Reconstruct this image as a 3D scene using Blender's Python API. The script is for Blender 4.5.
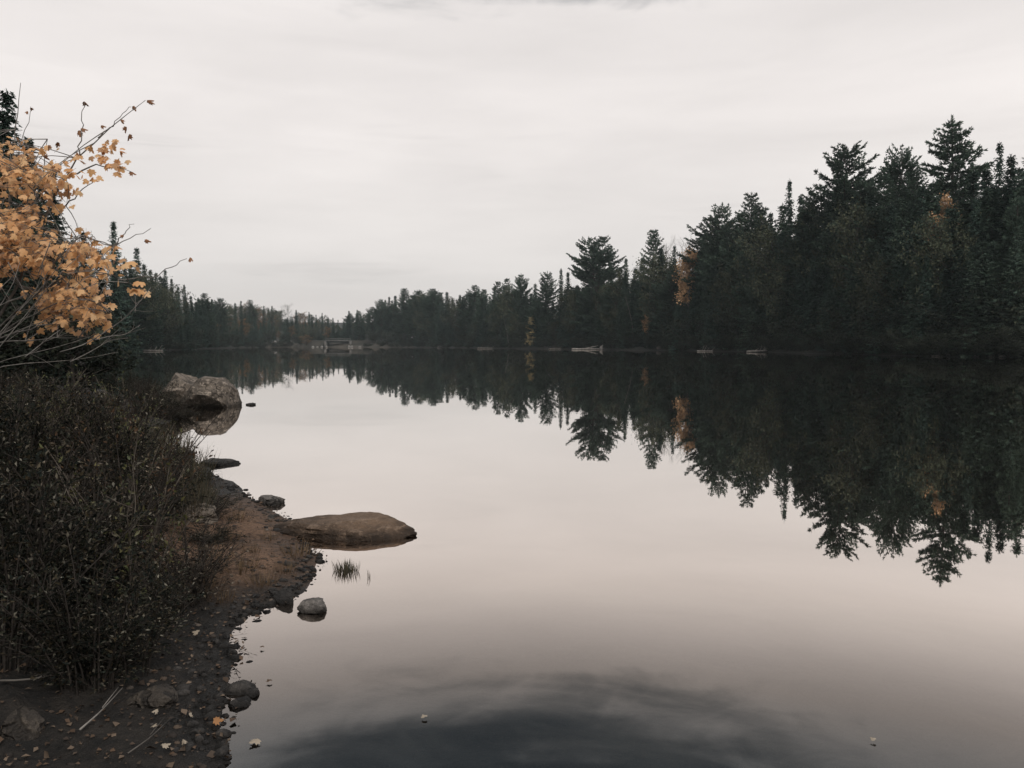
import bpy, bmesh, math, random
import numpy as np
from math import radians, sin, cos, tan, atan, pi, sqrt, exp

for o in list(bpy.data.objects):
    bpy.data.objects.remove(o)
scene = bpy.context.scene
COL = scene.collection

# ---------------------------------------------------------------- camera
F_PX = 820.0
H0 = 344.5                      # picture row of the horizon
PITCH = atan((384 - H0) / F_PX)
CAM_Z = 1.5
cam_d = bpy.data.cameras.new('camera')
cam = bpy.data.objects.new('camera', cam_d)
COL.objects.link(cam)
cam_d.sensor_width = 36.0
cam_d.lens = F_PX / 1024 * 36.0
cam_d.clip_start = 0.05
cam_d.clip_end = 5000
cam.location = (0, 0, CAM_Z)
cam.rotation_euler = (pi / 2 - PITCH, 0, 0)
scene.camera = cam

# ---------------------------------------------------------------- light, sky, exposure
scene.view_settings.view_transform = 'Standard'
scene.view_settings.look = 'None'
scene.view_settings.exposure = 0.0
scene.view_settings.gamma = 1.0
scene.view_settings.use_curve_mapping = False
scene.cycles.use_denoising = True
scene.cycles.max_bounces = 6
scene.cycles.diffuse_bounces = 2
scene.cycles.glossy_bounces = 3
scene.cycles.transparent_max_bounces = 8
scene.cycles.volume_bounces = 0
scene.cycles.caustics_reflective = False
scene.cycles.caustics_refractive = False

SUN_EL, SUN_AZ = radians(42), radians(160)     # azimuth clockwise from +Y : behind the camera, over the lake
sun_d = bpy.data.lights.new('sun', 'SUN')
sun_d.energy = 1.8
sun_d.angle = radians(25)
sun_d.color = (1.0, 0.95, 0.88)
sun = bpy.data.objects.new('sun', sun_d)
COL.objects.link(sun)
sun.rotation_euler = (pi / 2 - SUN_EL, 0, -SUN_AZ + pi)
sun.location = (0, 0, 60)

world = bpy.data.worlds.new('World')
scene.world = world
world.use_nodes = True


class NT:
    """small helper round a node tree"""
    def __init__(s, nt):
        s.nt = nt
        s.n = nt.nodes
        s.n.clear()

    def add(s, t, **kw):
        n = s.n.new(t)
        for k, v in kw.items():
            setattr(n, k, v)
        return n

    def link(s, a, b):
        s.nt.links.new(a, b)

    def put(s, v, sock):
        if isinstance(v, bpy.types.NodeSocket):
            s.link(v, sock)
        else:
            sock.default_value = v

    def math(s, op, a, b=0.0, c=0.0, clamp=False):
        n = s.add('ShaderNodeMath', operation=op, use_clamp=clamp)
        s.put(a, n.inputs[0]); s.put(b, n.inputs[1]); s.put(c, n.inputs[2])
        return n.outputs[0]

    def mix(s, f, a, b, blend='MIX'):
        n = s.add('ShaderNodeMix', data_type='RGBA', blend_type=blend)
        s.put(f, n.inputs[0])
        s.put(a if isinstance(a, bpy.types.NodeSocket) else (*a, 1), n.inputs[6])
        s.put(b if isinstance(b, bpy.types.NodeSocket) else (*b, 1), n.inputs[7])
        return n.outputs[2]

    def noise(s, vec=None, scale=5, detail=4, rough=0.55, dist=0.0, out=0):
        n = s.add('ShaderNodeTexNoise')
        n.inputs['Scale'].default_value = scale
        n.inputs['Detail'].default_value = detail
        n.inputs['Roughness'].default_value = rough
        n.inputs['Distortion'].default_value = dist
        if vec is not None:
            s.link(vec, n.inputs['Vector'])
        return n.outputs[out]

    def ramp(s, f, stops, interp='LINEAR'):
        n = s.add('ShaderNodeValToRGB')
        n.color_ramp.interpolation = interp
        e = n.color_ramp.elements
        while len(e) < len(stops):
            e.new(0.5)
        for i, (p, c) in enumerate(stops):
            e[i].position = p
            c = (c, c, c) if not hasattr(c, '__len__') else c
            e[i].color = (*c, 1)
        s.put(f, n.inputs[0])
        return n.outputs[0]

    def maprange(s, v, a, b, c=0.0, d=1.0, smooth=True):
        n = s.add('ShaderNodeMapRange', interpolation_type='SMOOTHSTEP' if smooth else 'LINEAR')
        s.put(v, n.inputs[0])
        for i, x in enumerate((a, b, c, d)):
            n.inputs[1 + i].default_value = x
        return n.outputs[0]

    def mapping(s, vec, scale=(1, 1, 1), loc=(0, 0, 0)):
        n = s.add('ShaderNodeMapping')
        n.inputs['Scale'].default_value = scale
        n.inputs['Location'].default_value = loc
        s.link(vec, n.inputs['Vector'])
        return n.outputs[0]


w = NT(world.node_tree)
tc = w.add('ShaderNodeTexCoord')
vdir = tc.outputs['Generated']
sep = w.add('ShaderNodeSeparateXYZ')
w.link(vdir, sep.inputs[0])
vx, vy, vz = sep.outputs
sky = w.add('ShaderNodeTexSky', sky_type='NISHITA')
sky.sun_disc = False
sky.sun_elevation = SUN_EL
sky.sun_rotation = SUN_AZ
sky.air_density = 1.0
sky.dust_density = 3.0
# overcast sheet: soft streaky layers above the horizon and a darker bank of cloud higher up in front
cv = w.mapping(vdir, (1.0, 1.0, 4.0))
n_soft = w.noise(cv, 1.7, 5, 0.5, 0.4)
n_fine = w.noise(w.mapping(vdir, (1.3, 1.0, 9.0)), 2.6, 6, 0.55, 0.6)
edge = w.math('ADD', vz, w.math('MULTIPLY', w.math('SUBTRACT', n_soft, 0.5), 0.17))
edge = w.math('ADD', edge, w.math('MULTIPLY', w.math('SUBTRACT', n_fine, 0.5), 0.16))
n_mott = w.noise(w.mapping(vdir, (1.0, 1.0, 2.6)), 9.0, 5, 0.6, 0.8)
edge = w.math('ADD', edge, w.math('MULTIPLY', w.math('SUBTRACT', n_mott, 0.5), 0.13))
base = w.ramp(vz, [(0.0, (0.74, 0.70, 0.685)), (0.07, (0.76, 0.73, 0.715)), (0.16, (0.84, 0.805, 0.785)),
                   (0.26, (0.91, 0.87, 0.85)), (0.42, (0.88, 0.845, 0.83)), (1.0, (0.98, 0.98, 0.98))])
n_strk = w.noise(w.mapping(vdir, (1.2, 1.0, 16.0), (3.1, 0.0, 1.7)), 1.5, 5, 0.6, 0.9)
var = w.math('ADD', w.math('MULTIPLY', w.math('SUBTRACT', n_soft, 0.5), 0.42), 1.0)
var = w.math('ADD', var, w.math('MULTIPLY', w.math('SUBTRACT', n_fine, 0.5), 0.20))
var = w.math('SUBTRACT', var, w.math('MULTIPLY', w.math('MULTIPLY', w.maprange(n_strk, 0.54, 0.78), w.maprange(vz, 0.20, 0.30, 1.0, 0.0)), 0.14))
cloud = w.mix(1.0, w.mix(1.0, base, (1.01, 0.993, 0.978), 'MULTIPLY'), var, 'MULTIPLY')
# the bank hangs lowest just right of the middle of the lake
vxo = w.math('SUBTRACT', vx, 0.07)
edge = w.math('SUBTRACT', edge, w.math('MULTIPLY', w.math('MULTIPLY', vxo, vxo), 0.45))
dark = w.math('MULTIPLY', w.maprange(edge, 0.352, 0.462), w.maprange(edge, 0.62, 0.95, 1.0, 0.0))
dark = w.math('MULTIPLY', dark, w.maprange(vy, 0.0, 0.35))
cloud = w.mix(dark, cloud, w.mix(w.maprange(n_mott, 0.3, 0.7), (0.13, 0.155, 0.175), (0.27, 0.285, 0.295)))
nish = w.mix(1.0, sky.outputs[0], (0.09, 0.09, 0.09), 'MULTIPLY')
col = w.mix(0.93, nish, cloud)
bg = w.add('ShaderNodeBackground')
w.link(col, bg.inputs['Color'])
bg.inputs['Strength'].default_value = 1.0
wo = w.add('ShaderNodeOutputWorld')
w.link(bg.outputs[0], wo.inputs['Surface'])

# ---------------------------------------------------------------- geometry helpers
CP, SP = cos(PITCH), sin(PITCH)


def P(px, py, D):
    """world point at depth y = D whose picture position is (px, py)"""
    u, v = (px - 512) / F_PX, (384 - py) / F_PX
    dx, dy, dz = u, CP + v * SP, -SP + v * CP
    t = D / dy
    return np.array((dx * t, D, CAM_Z + dz * t))


def on_water(px, py):
    u, v = (px - 512) / F_PX, (384 - py) / F_PX
    dx, dy, dz = u, CP + v * SP, -SP + v * CP
    t = -CAM_Z / dz
    return (dx * t, dy * t)


def to_px(x, y, z):
    z = z - CAM_Z
    depth = y * CP - z * SP
    up = y * SP + z * CP
    return 512 + F_PX * x / depth, 384 - F_PX * up / depth


def hash3(i, j, k, seed):
    n = (i * 374761393 + j * 668265263 + k * 2147483647 + seed * 1274126177) & 0xFFFFFFFF
    n = ((n ^ (n >> 13)) * 1274126177) & 0xFFFFFFFF
    n = n ^ (n >> 16)
    return (n & 0xFFFF) / 32767.5 - 1.0


def vnoise(p, seed=0):
    """value noise in -1..1 at an (n,3) array"""
    p = np.asarray(p, float)
    i = np.floor(p).astype(np.int64)
    f = p - i
    f = f * f * (3 - 2 * f)
    r = 0
    for a in (0, 1):
        for b in (0, 1):
            for c in (0, 1):
                wgt = (f[:, 0] if a else 1 - f[:, 0]) * (f[:, 1] if b else 1 - f[:, 1]) * (f[:, 2] if c else 1 - f[:, 2])
                r = r + wgt * hash3(i[:, 0] + a, i[:, 1] + b, i[:, 2] + c, seed)
    return r


def fbm(p, seed=0, octv=4, gain=0.5):
    r, a = 0, 1.0
    p = np.asarray(p, float)
    for k in range(octv):
        r = r + a * vnoise(p * 2 ** k + 17.3 * k, seed + k)
        a *= gain
    return r


class MB:
    """collects triangles and quads, links them as ONE mesh object"""
    def __init__(s):
        s.v, s.f3, s.f4, s.n = [], [], [], 0

    def add(s, v, f3=None, f4=None):
        v = np.asarray(v, float).reshape(-1, 3)
        if f3 is not None and len(f3):
            s.f3.append(np.asarray(f3, np.int64).reshape(-1, 3) + s.n)
        if f4 is not None and len(f4):
            s.f4.append(np.asarray(f4, np.int64).reshape(-1, 4) + s.n)
        s.v.append(v)
        s.n += len(v)

    def tube(s, pts, rad, n=6, cap=True):
        pts = np.asarray(pts, float)
        m = len(pts)
        rad = np.broadcast_to(np.asarray(rad, float), (m,)) if np.ndim(rad) == 0 else np.asarray(rad, float)
        t = np.gradient(pts, axis=0)
        t /= np.linalg.norm(t, axis=1)[:, None] + 1e-9
        ref = np.array((0.31, 0.17, 0.93)) if abs(t[0, 2]) < 0.8 else np.array((1.0, 0.1, 0.05))
        a = np.cross(t, ref); a /= np.linalg.norm(a, axis=1)[:, None] + 1e-9
        b = np.cross(t, a)
        ang = np.linspace(0, 2 * pi, n, endpoint=False)
        ring = a[:, None, :] * np.cos(ang)[None, :, None] + b[:, None, :] * np.sin(ang)[None, :, None]
        v = (pts[:, None, :] + ring * rad[:, None, None]).reshape(-1, 3)
        i = np.arange(m - 1)[:, None] * n
        j = np.arange(n)[None, :]
        k = (j + 1) % n
        f = np.stack([i + j, i + k, i + n + k, i + n + j], -1).reshape(-1, 4)
        f3 = None
        if cap:
            v = np.vstack([v, pts[0], pts[-1]])
            c0, c1 = m * n, m * n + 1
            jj = np.arange(n); kk = (jj + 1) % n
            f3 = np.vstack([np.stack([np.full(n, c0), kk, jj], -1),
                            np.stack([np.full(n, c1), (m - 1) * n + jj, (m - 1) * n + kk], -1)])
        s.add(v, f3, f)

    def box(s, c, d, rz=0.0):
        c = np.asarray(c, float); d = np.asarray(d, float) / 2
        v = np.array([(x, y, z) for x in (-1, 1) for y in (-1, 1) for z in (-1, 1)], float) * d
        v = np.stack([v[:, 0] * cos(rz) - v[:, 1] * sin(rz), v[:, 0] * sin(rz) + v[:, 1] * cos(rz), v[:, 2]], -1) + c
        s.add(v, None, [(0, 1, 3, 2), (4, 6, 7, 5), (0, 4, 5, 1), (2, 3, 7, 6), (0, 2, 6, 4), (1, 5, 7, 3)])

    def scatter(s, tv, tf3, tf4, pos, ydir, nrm, size):
        """copies of a template (x across, y along, z normal) at every pos"""
        pos = np.asarray(pos, float).reshape(-1, 3)
        n = len(pos)
        if n == 0:
            return
        y = np.asarray(ydir, float).reshape(-1, 3)
        y = y / (np.linalg.norm(y, axis=1)[:, None] + 1e-9)
        z = np.asarray(nrm, float).reshape(-1, 3)
        x = np.cross(y, z); x /= np.linalg.norm(x, axis=1)[:, None] + 1e-9
        z = np.cross(x, y)
        size = np.asarray(size, float)
        if size.ndim == 0:
            size = np.full(n, float(size))
        if size.ndim == 1:
            size = size[:, None] * np.ones(3)
        tv = np.asarray(tv, float)
        q = tv[None] * size[:, None, :]
        v = pos[:, None] + q[..., 0:1] * x[:, None] + q[..., 1:2] * y[:, None] + q[..., 2:3] * z[:, None]
        off = (np.arange(n) * len(tv))[:, None, None]
        f3 = (np.asarray(tf3)[None] + off).reshape(-1, 3) if tf3 is not None else None
        f4 = (np.asarray(tf4)[None] + off).reshape(-1, 4) if tf4 is not None else None
        s.add(v.reshape(-1, 3), f3, f4)

    def mesh(s, name, mat, smooth=False):
        me = bpy.data.meshes.new(name)
        v = np.vstack(s.v) if s.v else np.zeros((0, 3))
        f3 = np.vstack(s.f3) if s.f3 else np.zeros((0, 3), np.int64)
        f4 = np.vstack(s.f4) if s.f4 else np.zeros((0, 4), np.int64)
        me.vertices.add(len(v))
        me.vertices.foreach_set('co', v.astype(np.float32).ravel())
        nl = f3.size + f4.size
        me.loops.add(nl)
        me.loops.foreach_set('vertex_index', np.concatenate([f3.ravel(), f4.ravel()]).astype(np.int32))
        me.polygons.add(len(f3) + len(f4))
        st = np.concatenate([np.arange(len(f3)) * 3, f3.size + np.arange(len(f4)) * 4]).astype(np.int32)
        me.polygons.foreach_set('loop_start', st)
        if smooth:
            me.polygons.foreach_set('use_smooth', np.ones(len(st), bool))
        me.update(calc_edges=True)
        me.validate()
        if mat is not None:
            me.materials.append(mat)
        return me

    def build(s, name, mat, parent=None, smooth=False):
        o = bpy.data.objects.new(name, s.mesh(name, mat, smooth))
        COL.objects.link(o)
        if parent is not None:
            o.parent = parent
        return o


def tag(o, label=None, cat=None, group=None, kind=None):
    if label: o['label'] = label
    if cat: o['category'] = cat
    if group: o['group'] = group
    if kind: o['kind'] = kind
    return o


def thing(name, loc=(0, 0, 0), rz=0.0, scale=(1, 1, 1)):
    o = bpy.data.objects.new(name, None)
    o.empty_display_size = 0.2
    COL.objects.link(o)
    o.location = loc
    o.rotation_euler = (0, 0, rz)
    o.scale = scale
    return o


def part(name, me, parent):
    o = bpy.data.objects.new(name, me)
    COL.objects.link(o)
    o.parent = parent
    return o


# ---------------------------------------------------------------- materials
def new_mat(name):
    m = bpy.data.materials.new(name)
    m.use_nodes = True
    t = NT(m.node_tree)
    out = t.add('ShaderNodeOutputMaterial')
    return m, t, out


def principled(t, color, rough=0.8, spec=0.3, normal=None):
    b = t.add('ShaderNodeBsdfPrincipled')
    t.put(color if isinstance(color, bpy.types.NodeSocket) else (*color, 1), b.inputs['Base Color'])
    t.put(rough, b.inputs['Roughness'])
    b.inputs['Specular IOR Level'].default_value = spec
    if normal is not None:
        t.link(normal, b.inputs['Normal'])
    return b.outputs[0]


def leaf_mat(name, cols, transl=0.25, rough=0.6, spec=0.25, clump=0.0, objvar=0.0, side=0.55):
    """foliage: each leaf takes its own tint, whole plants vary a little, clumps vary"""
    m, t, out = new_mat(name)
    g = t.add('ShaderNodeNewGeometry')
    oi = t.add('ShaderNodeObjectInfo')
    k = len(cols)
    c = t.ramp(g.outputs['Random Per Island'], [(i / max(k - 1, 1), cc) for i, cc in enumerate(cols)])
    if clump:
        tco = t.add('ShaderNodeTexCoord')
        nz = t.noise(tco.outputs['Object'], clump, 3, 0.6)
        f = t.maprange(nz, 0.3, 0.7, side, 2.0 - side)
        c = t.mix(1.0, c, f, 'MULTIPLY')
    if objvar:
        f = t.maprange(oi.outputs['Random'], 0, 1, 1 - objvar, 1 + objvar, False)
        c = t.mix(1.0, c, f, 'MULTIPLY')
    p = principled(t, c, rough, spec)
    if transl:
        tr = t.add('ShaderNodeBsdfTranslucent')
        t.link(c, tr.inputs['Color'])
        mx = t.add('ShaderNodeMixShader')
        mx.inputs[0].default_value = transl
        t.link(p, mx.inputs[1]); t.link(tr.outputs[0], mx.inputs[2])
        p = mx.outputs[0]
    t.link(p, out.inputs['Surface'])
    return m


def bark_mat(name, c1, c2, scale=6.0, stretch=0.25):
    m, t, out = new_mat(name)
    tco = t.add('ShaderNodeTexCoord')
    v = t.mapping(tco.outputs['Object'], (1, 1, stretch))
    n = t.noise(v, scale, 5, 0.65, 0.3)
    c = t.mix(t.maprange(n, 0.35, 0.65), c1, c2)
    b = t.add('ShaderNodeBump'); b.inputs['Strength'].default_value = 0.5; b.inputs['Distance'].default_value = 0.02
    t.link(n, b.inputs['Height'])
    t.link(principled(t, c, 0.85, 0.2, b.outputs[0]), out.inputs['Surface'])
    return m


def rock_mat(name, c_dark, c_mid, c_light, wet=0.06, cracks=0.85):
    m, t, out = new_mat(name)
    tco = t.add('ShaderNodeTexCoord')
    oi = t.add('ShaderNodeObjectInfo')
    geo = t.add('ShaderNodeNewGeometry')
    ad = t.add('ShaderNodeVectorMath', operation='ADD')
    t.link(geo.outputs['Position'], ad.inputs[0]); t.link(oi.outputs['Random'], ad.inputs[1])
    v = ad.outputs[0]
    n1 = t.noise(v, 2.2, 6, 0.62, 0.6)
    n2 = t.noise(v, 11, 6, 0.7, 0.2)
    n3 = t.noise(v, 60, 3, 0.6)
    c = t.mix(t.maprange(n1, 0.38, 0.62), c_dark, c_mid)
    c = t.mix(t.maprange(n2, 0.50, 0.64), c, c_light)
    vo = t.add('ShaderNodeTexVoronoi', feature='DISTANCE_TO_EDGE'); vo.inputs['Scale'].default_value = 1.5
    wv = t.add('ShaderNodeVectorMath', operation='ADD'); t.link(v, wv.inputs[0])
    t.link(t.noise(v, 3.0, 4, 0.6, out=1), wv.inputs[1]); t.link(wv.outputs[0], vo.inputs['Vector'])
    crack = t.maprange(vo.outputs['Distance'], 0.0, 0.045, 1.0, 0.0)
    c = t.mix(t.math('MULTIPLY', crack, cracks), c, t.mix(1.0, c_dark, (0.35, 0.35, 0.35), 'MULTIPLY'))
    c = t.mix(t.maprange(n3, 0.3, 0.7, 0.0, 0.45), c, c_dark)
    s = t.add('ShaderNodeSeparateXYZ'); t.link(geo.outputs['Position'], s.inputs[0])
    zz = t.math('ADD', s.outputs[2], t.math('MULTIPLY', t.math('SUBTRACT', n2, 0.5), wet))
    wetf = t.maprange(zz, wet * 0.2, wet, 1.0, 0.0)
    c = t.mix(wetf, c, t.mix(1.0, c, (0.28, 0.27, 0.26), 'MULTIPLY'))      # waterline stain
    h = t.math('SUBTRACT', t.math('ADD', t.math('MULTIPLY', n2, 0.9), t.math('MULTIPLY', n3, 0.3)), t.math('MULTIPLY', crack, cracks * 0.7))
    b = t.add('ShaderNodeBump'); b.inputs['Strength'].default_value = 0.9; b.inputs['Distance'].default_value = 0.05
    t.link(h, b.inputs['Height'])
    t.link(principled(t, c, 0.78, 0.3, b.outputs[0]), out.inputs['Surface'])
    return m


def plain_mat(name, c1, c2=None, scale=8, rough=0.7, spec=0.3):
    m, t, out = new_mat(name)
    tco = t.add('ShaderNodeTexCoord')
    n = t.noise(tco.outputs['Object'], scale, 4, 0.6)
    c = t.mix(t.maprange(n, 0.3, 0.7), c1, c2 or tuple(x * 0.7 for x in c1))
    t.link(principled(t, c, rough, spec), out.inputs['Surface'])
    return m


M = {}
M['spruce'] = leaf_mat('spruce_needles', [(.025, .044, .038), (.038, .062, .050), (.054, .080, .060)], 0.12, 0.75, 0.1, 0.35, 0.30)
M['pine'] = leaf_mat('pine_needles', [(.036, .060, .048), (.055, .084, .064), (.078, .106, .074)], 0.15, 0.7, 0.12, 0.30, 0.22)
M['olive'] = leaf_mat('olive_foliage', [(.040, .052, .036), (.058, .066, .043), (.078, .080, .050)], 0.2, 0.7, 0.12, 0.5, 0.3)
M['thicket'] = leaf_mat('dark_thicket_leaves', [(.016, .022, .018), (.026, .032, .023), (.036, .040, .027)], 0.1, 0.8, 0.1, 0.5, 0.3)
M['russet'] = leaf_mat('russet_foliage', [(.10, .065, .032), (.15, .085, .04), (.19, .12, .06)], 0.2, 0.7, 0.12, 0.5, 0.25)
M['orange'] = leaf_mat('orange_birch_leaves', [(.30, .18, .10), (.42, .26, .14), (.48, .32, .19)], 0.25, 0.7, 0.12, 0.5, 0.1)
M['yellow'] = leaf_mat('yellow_larch_needles', [(.38, .30, .16), (.48, .39, .21), (.55, .45, .26)], 0.2, 0.7, 0.12, 0.6, 0.1)
M['maple'] = leaf_mat('maple_leaves', [(.74, .42, .20), (.88, .54, .27), (.89, .61, .35), (.86, .50, .24), (.72, .44, .24), (.46, .27, .16)], 0.45, 0.5, 0.3)
M['maple_brown'] = leaf_mat('curled_maple_leaves', [(.22, .11, .06), (.30, .15, .08)], 0.2, 0.6, 0.2)
M['shrub'] = leaf_mat('shrub_leaves', [(.010, .013, .012), (.017, .021, .017), (.036, .038, .026), (.013, .015, .014), (.014, .019, .016), (.065, .05, .029), (.19, .18, .15)], 0.12, 0.75, 0.08, 2.5, 0.3, 0.4)  # pale last tint paints highlight flecks onto a few leaves
M['shrub_rust'] = leaf_mat('rusty_shrub_leaves', [(.032, .021, .015), (.055, .035, .023), (.10, .06, .036), (.04, .032, .023), (.03, .024, .018), (.20, .16, .12)], 0.12, 0.75, 0.08, 2.5, 0.25, 0.4)  # pale end tint: leaf highlights put into the colour
M['shrub_green'] = leaf_mat('pale_shrub_leaves', [(.06, .075, .03), (.10, .11, .04), (.15, .14, .06), (.09, .08, .04)], 0.2, 0.5, 0.35, 2.5, 0.2, 0.6)
M['shrub_brown'] = leaf_mat('brown_shrub_leaves', [(.018, .017, .014), (.032, .027, .021), (.06, .047, .033), (.022, .023, .019), (.026, .022, .018), (.22, .19, .155)], 0.12, 0.75, 0.08, 2.5, 0.25, 0.4)  # palest tint stands for leaf highlights, painted as colour
M['sedge'] = leaf_mat('sedge_blades', [(.030, .034, .024), (.055, .048, .030), (.10, .078, .045)], 0.15, 0.6, 0.3)
M['dry_grass'] = leaf_mat('dry_grass_blades', [(.06, .042, .026), (.12, .08, .048), (.19, .135, .085)], 0.15, 0.7, 0.2)
M['litter'] = leaf_mat('leaf_litter', [(.035, .024, .017), (.07, .044, .028), (.10, .064, .042), (.045, .033, .025), (.15, .11, .08), (.03, .022, .018)], 0.0, 0.7, 0.25)
M['litter_pale'] = leaf_mat('pale_fallen_leaves', [(.30, .25, .19), (.42, .36, .29)], 0.1, 0.6, 0.3)
M['litter_orange'] = leaf_mat('orange_fallen_leaves', [(.30, .15, .06), (.26, .12, .05)], 0.1, 0.6, 0.3)
M['bark'] = bark_mat('conifer_bark', (.035, .030, .027), (.075, .065, .058))
M['bark_grey'] = bark_mat('grey_twig_bark', (.11, .102, .095), (.23, .215, .20), 20)
M['bark_dark'] = bark_mat('dark_twig_bark', (.020, .017, .015), (.045, .038, .033), 20)
M['bark_mid'] = bark_mat('brown_twig_bark', (.07, .058, .048), (.14, .12, .10), 20)
M['bark_birch'] = bark_mat('pale_birch_bark', (.24, .215, .20), (.11, .10, .092), 5, 1.5)
M['drift'] = bark_mat('weathered_driftwood', (.27, .25, .23), (.13, .12, .11), 5, 0.3)
M['drift_dark'] = bark_mat('dull_driftwood', (.12, .11, .10), (.05, .046, .042), 5, 0.3)
M['rock'] = rock_mat('brown_granite', (.070, .059, .049), (.18, .15, .122), (.34, .285, .235), 0.12)
M['slab'] = rock_mat('brown_slab_granite', (.072, .049, .034), (.175, .118, .080), (.235, .168, .122), 0.09, 0.12)
M['rock_grey'] = rock_mat('grey_stone', (.075, .070, .066), (.15, .135, .125), (.22, .20, .185), 0.05)
M['mud_rock'] = rock_mat('muddy_stone', (.034, .029, .025), (.062, .052, .043), (.09, .075, .06), 0.03)
M['rock_dark'] = rock_mat('dark_wet_stone', (.022, .021, .021), (.045, .041, .038), (.08, .072, .066), 0.03)
M['rock_pale'] = rock_mat('pale_shore_stone', (.15, .14, .13), (.25, .24, .225), (.34, .325, .31), 0.1)
M['concrete'] = plain_mat('weathered_concrete', (.13, .125, .118), (.085, .08, .076), 1.2, 0.85)
M['steel'] = plain_mat('dark_painted_steel', (.035, .036, .037), (.06, .058, .055), 1.0, 0.6)
M['white'] = plain_mat('weathered_white_paint', (.27, .26, .25), (.20, .19, .185), 1.0, 0.7)

# ---------------------------------------------------------------- lake outline and terrain
near_px = [(225, 768), (229, 735), (230, 712), (233, 690), (238, 660), (243, 632), (258, 615), (276, 606), (291, 602), (303, 586),
           (315, 573), (326, 561), (318, 548), (303, 530), (283, 513), (262, 503), (243, 491), (224, 481), (208, 473),
           (196, 461), (180, 447), (158, 437)]
shore = [(60, -42), (14, -12), (4, -3.2), (1.6, -1.0), (0.3, 0.15), (-0.35, 1.2), (-0.75, 2.1)]
shore += [on_water(*p) for p in near_px]
shore += [(-6.55, 14.9), (-6.65, 16.3), (-7.5, 18.2), (-9.4, 21.3), (-11.4, 24), (-16, 30), (-24, 46), (-36, 72), (-60, 117), (-84, 180), (-97, 246), (-120, 350), (-138, 455),
          (-103, 458), (-60, 440), (-28, 373), (-4.5, 307), (23, 246), (40, 195), (48.6, 164), (51.7, 125), (52.8, 103), (59, 94),
          (78, 84), (100, 55), (108, 20), (100, -20)]
shore = np.array(shore, float)


def lake_dist(xy):
    """signed distance to the shoreline: positive on land"""
    xy = np.asarray(xy, float).reshape(-1, 2)
    a = shore; b = np.roll(shore, -1, axis=0)
    best = np.full(len(xy), 1e9)
    inside = np.zeros(len(xy), bool)
    for (ax, ay), (bx, by) in zip(a, b):
        ex, ey = bx - ax, by - ay
        wx, wy = xy[:, 0] - ax, xy[:, 1] - ay
        t = np.clip((wx * ex + wy * ey) / (ex * ex + ey * ey + 1e-12), 0, 1)
        d = (wx - t * ex) ** 2 + (wy - t * ey) ** 2
        best = np.minimum(best, d)
        c = ((ay > xy[:, 1]) != (by > xy[:, 1]))
        with np.errstate(divide='ignore', invalid='ignore'):
            xi = ax + (xy[:, 1] - ay) * ex / (ey if ey else 1e-12)
        inside ^= c & (xy[:, 0] < xi)
    d = np.sqrt(best)
    return np.where(inside, -d, d)


def sstep(x, a, b):
    t = np.clip((x - a) / (b - a), 0, 1)
    return t * t * (3 - 2 * t)


def ground_z(xy):
    xy = np.asarray(xy, float).reshape(-1, 2)
    x, y = xy[:, 0], xy[:, 1]
    r = np.hypot(x, y)
    d = lake_dist(xy)
    p3 = np.stack([x, y, np.zeros_like(x)], -1)
    wob = fbm(p3 * 1.6, 3, 4)
    near = 1 - sstep(r, 22, 60)
    d = d + wob * (0.11 * near + 0.6 * (1 - near)) * np.clip(r / 3, 0.4, 1)
    # near bank : a flat strip, then a low rise
    zn = np.where(d > 0, 0.10 * np.clip(d, 0, 0.9) + 0.22 * np.clip(d - 0.9, 0, 2.2) + 0.05 * np.clip(d - 3.1, 0, 60),
                  np.maximum(0.16 * d, -3.0))
    zn = zn + np.where(d > 0.05, 0.055 * fbm(p3 * 3.1, 9, 5, 0.6) * np.clip(d, 0, 1), 0)
    # far banks : steeper wooded slopes whose height depends on the stretch of shore
    az = np.degrees(np.arctan2(x, np.maximum(y, 1e-6)))
    slope = np.interp(az, [-60, -30, -21, -17, -13, -9, -3, 6, 14, 30, 60], [.10, .12, .14, .11, .085, .04, .05, .09, .16, .20, .12])
    hmax = np.interp(az, [-60, -30, -21, -17, -13, -9, -3, 6, 14, 30, 60], [12, 12, 20, 24, 24, 9, 8, 10, 13, 16, 12])
    dd = np.maximum(d, 0)
    zf = np.where(d > 0, 0.35 * np.clip(dd, 0, 1.5) + hmax * (1 - np.exp(-slope * np.clip(dd - 1.5, 0, None) / hmax)), np.maximum(0.2 * d, -3))
    zf = zf + np.where(d > 2, 0.5 * fbm(p3 * 0.05, 5, 3) * np.clip(dd / 20, 0, 1), 0)
    # the flat causeway at the head of the lake
    cw = sstep(az, -19.5, -18.5) * (1 - sstep(az, -8.5, -7)) * sstep(y, 300, 400)
    zc = np.where(d > 0, np.clip(dd * 0.45, 0, 2.5) + 0.25 * np.clip(dd - 26, 0, None) ** 0.75, zf)
    zf = zf * (1 - cw) + zc * cw
    return zn * near + zf * (1 - near)


def gz(x, y):
    return float(ground_z([(x, y)])[0])


NR, NA = 330, 760
rr = 0.12 * (900 / 0.12) ** (np.arange(NR) / (NR - 1))
aa = np.linspace(0, 2 * pi, NA, endpoint=False)
gx = (rr[:, None] * np.cos(aa)).ravel(); gy = (rr[:, None] * np.sin(aa)).ravel()
gzv = ground_z(np.stack([gx, gy], -1))
g = MB()
i = np.arange(NR - 1)[:, None] * NA; j = np.arange(NA)[None]; k = (j + 1) % NA
gf = np.stack([i + j, i + NA + j, i + NA + k, i + k], -1).reshape(-1, 4)
gv = np.vstack([np.stack([gx, gy, gzv], -1), [[0, 0, gz(0, 0)]]])
jj = np.arange(NA)
g.add(gv, np.stack([jj, (jj + 1) % NA, np.full(NA, NR * NA)], -1), gf)

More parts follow.
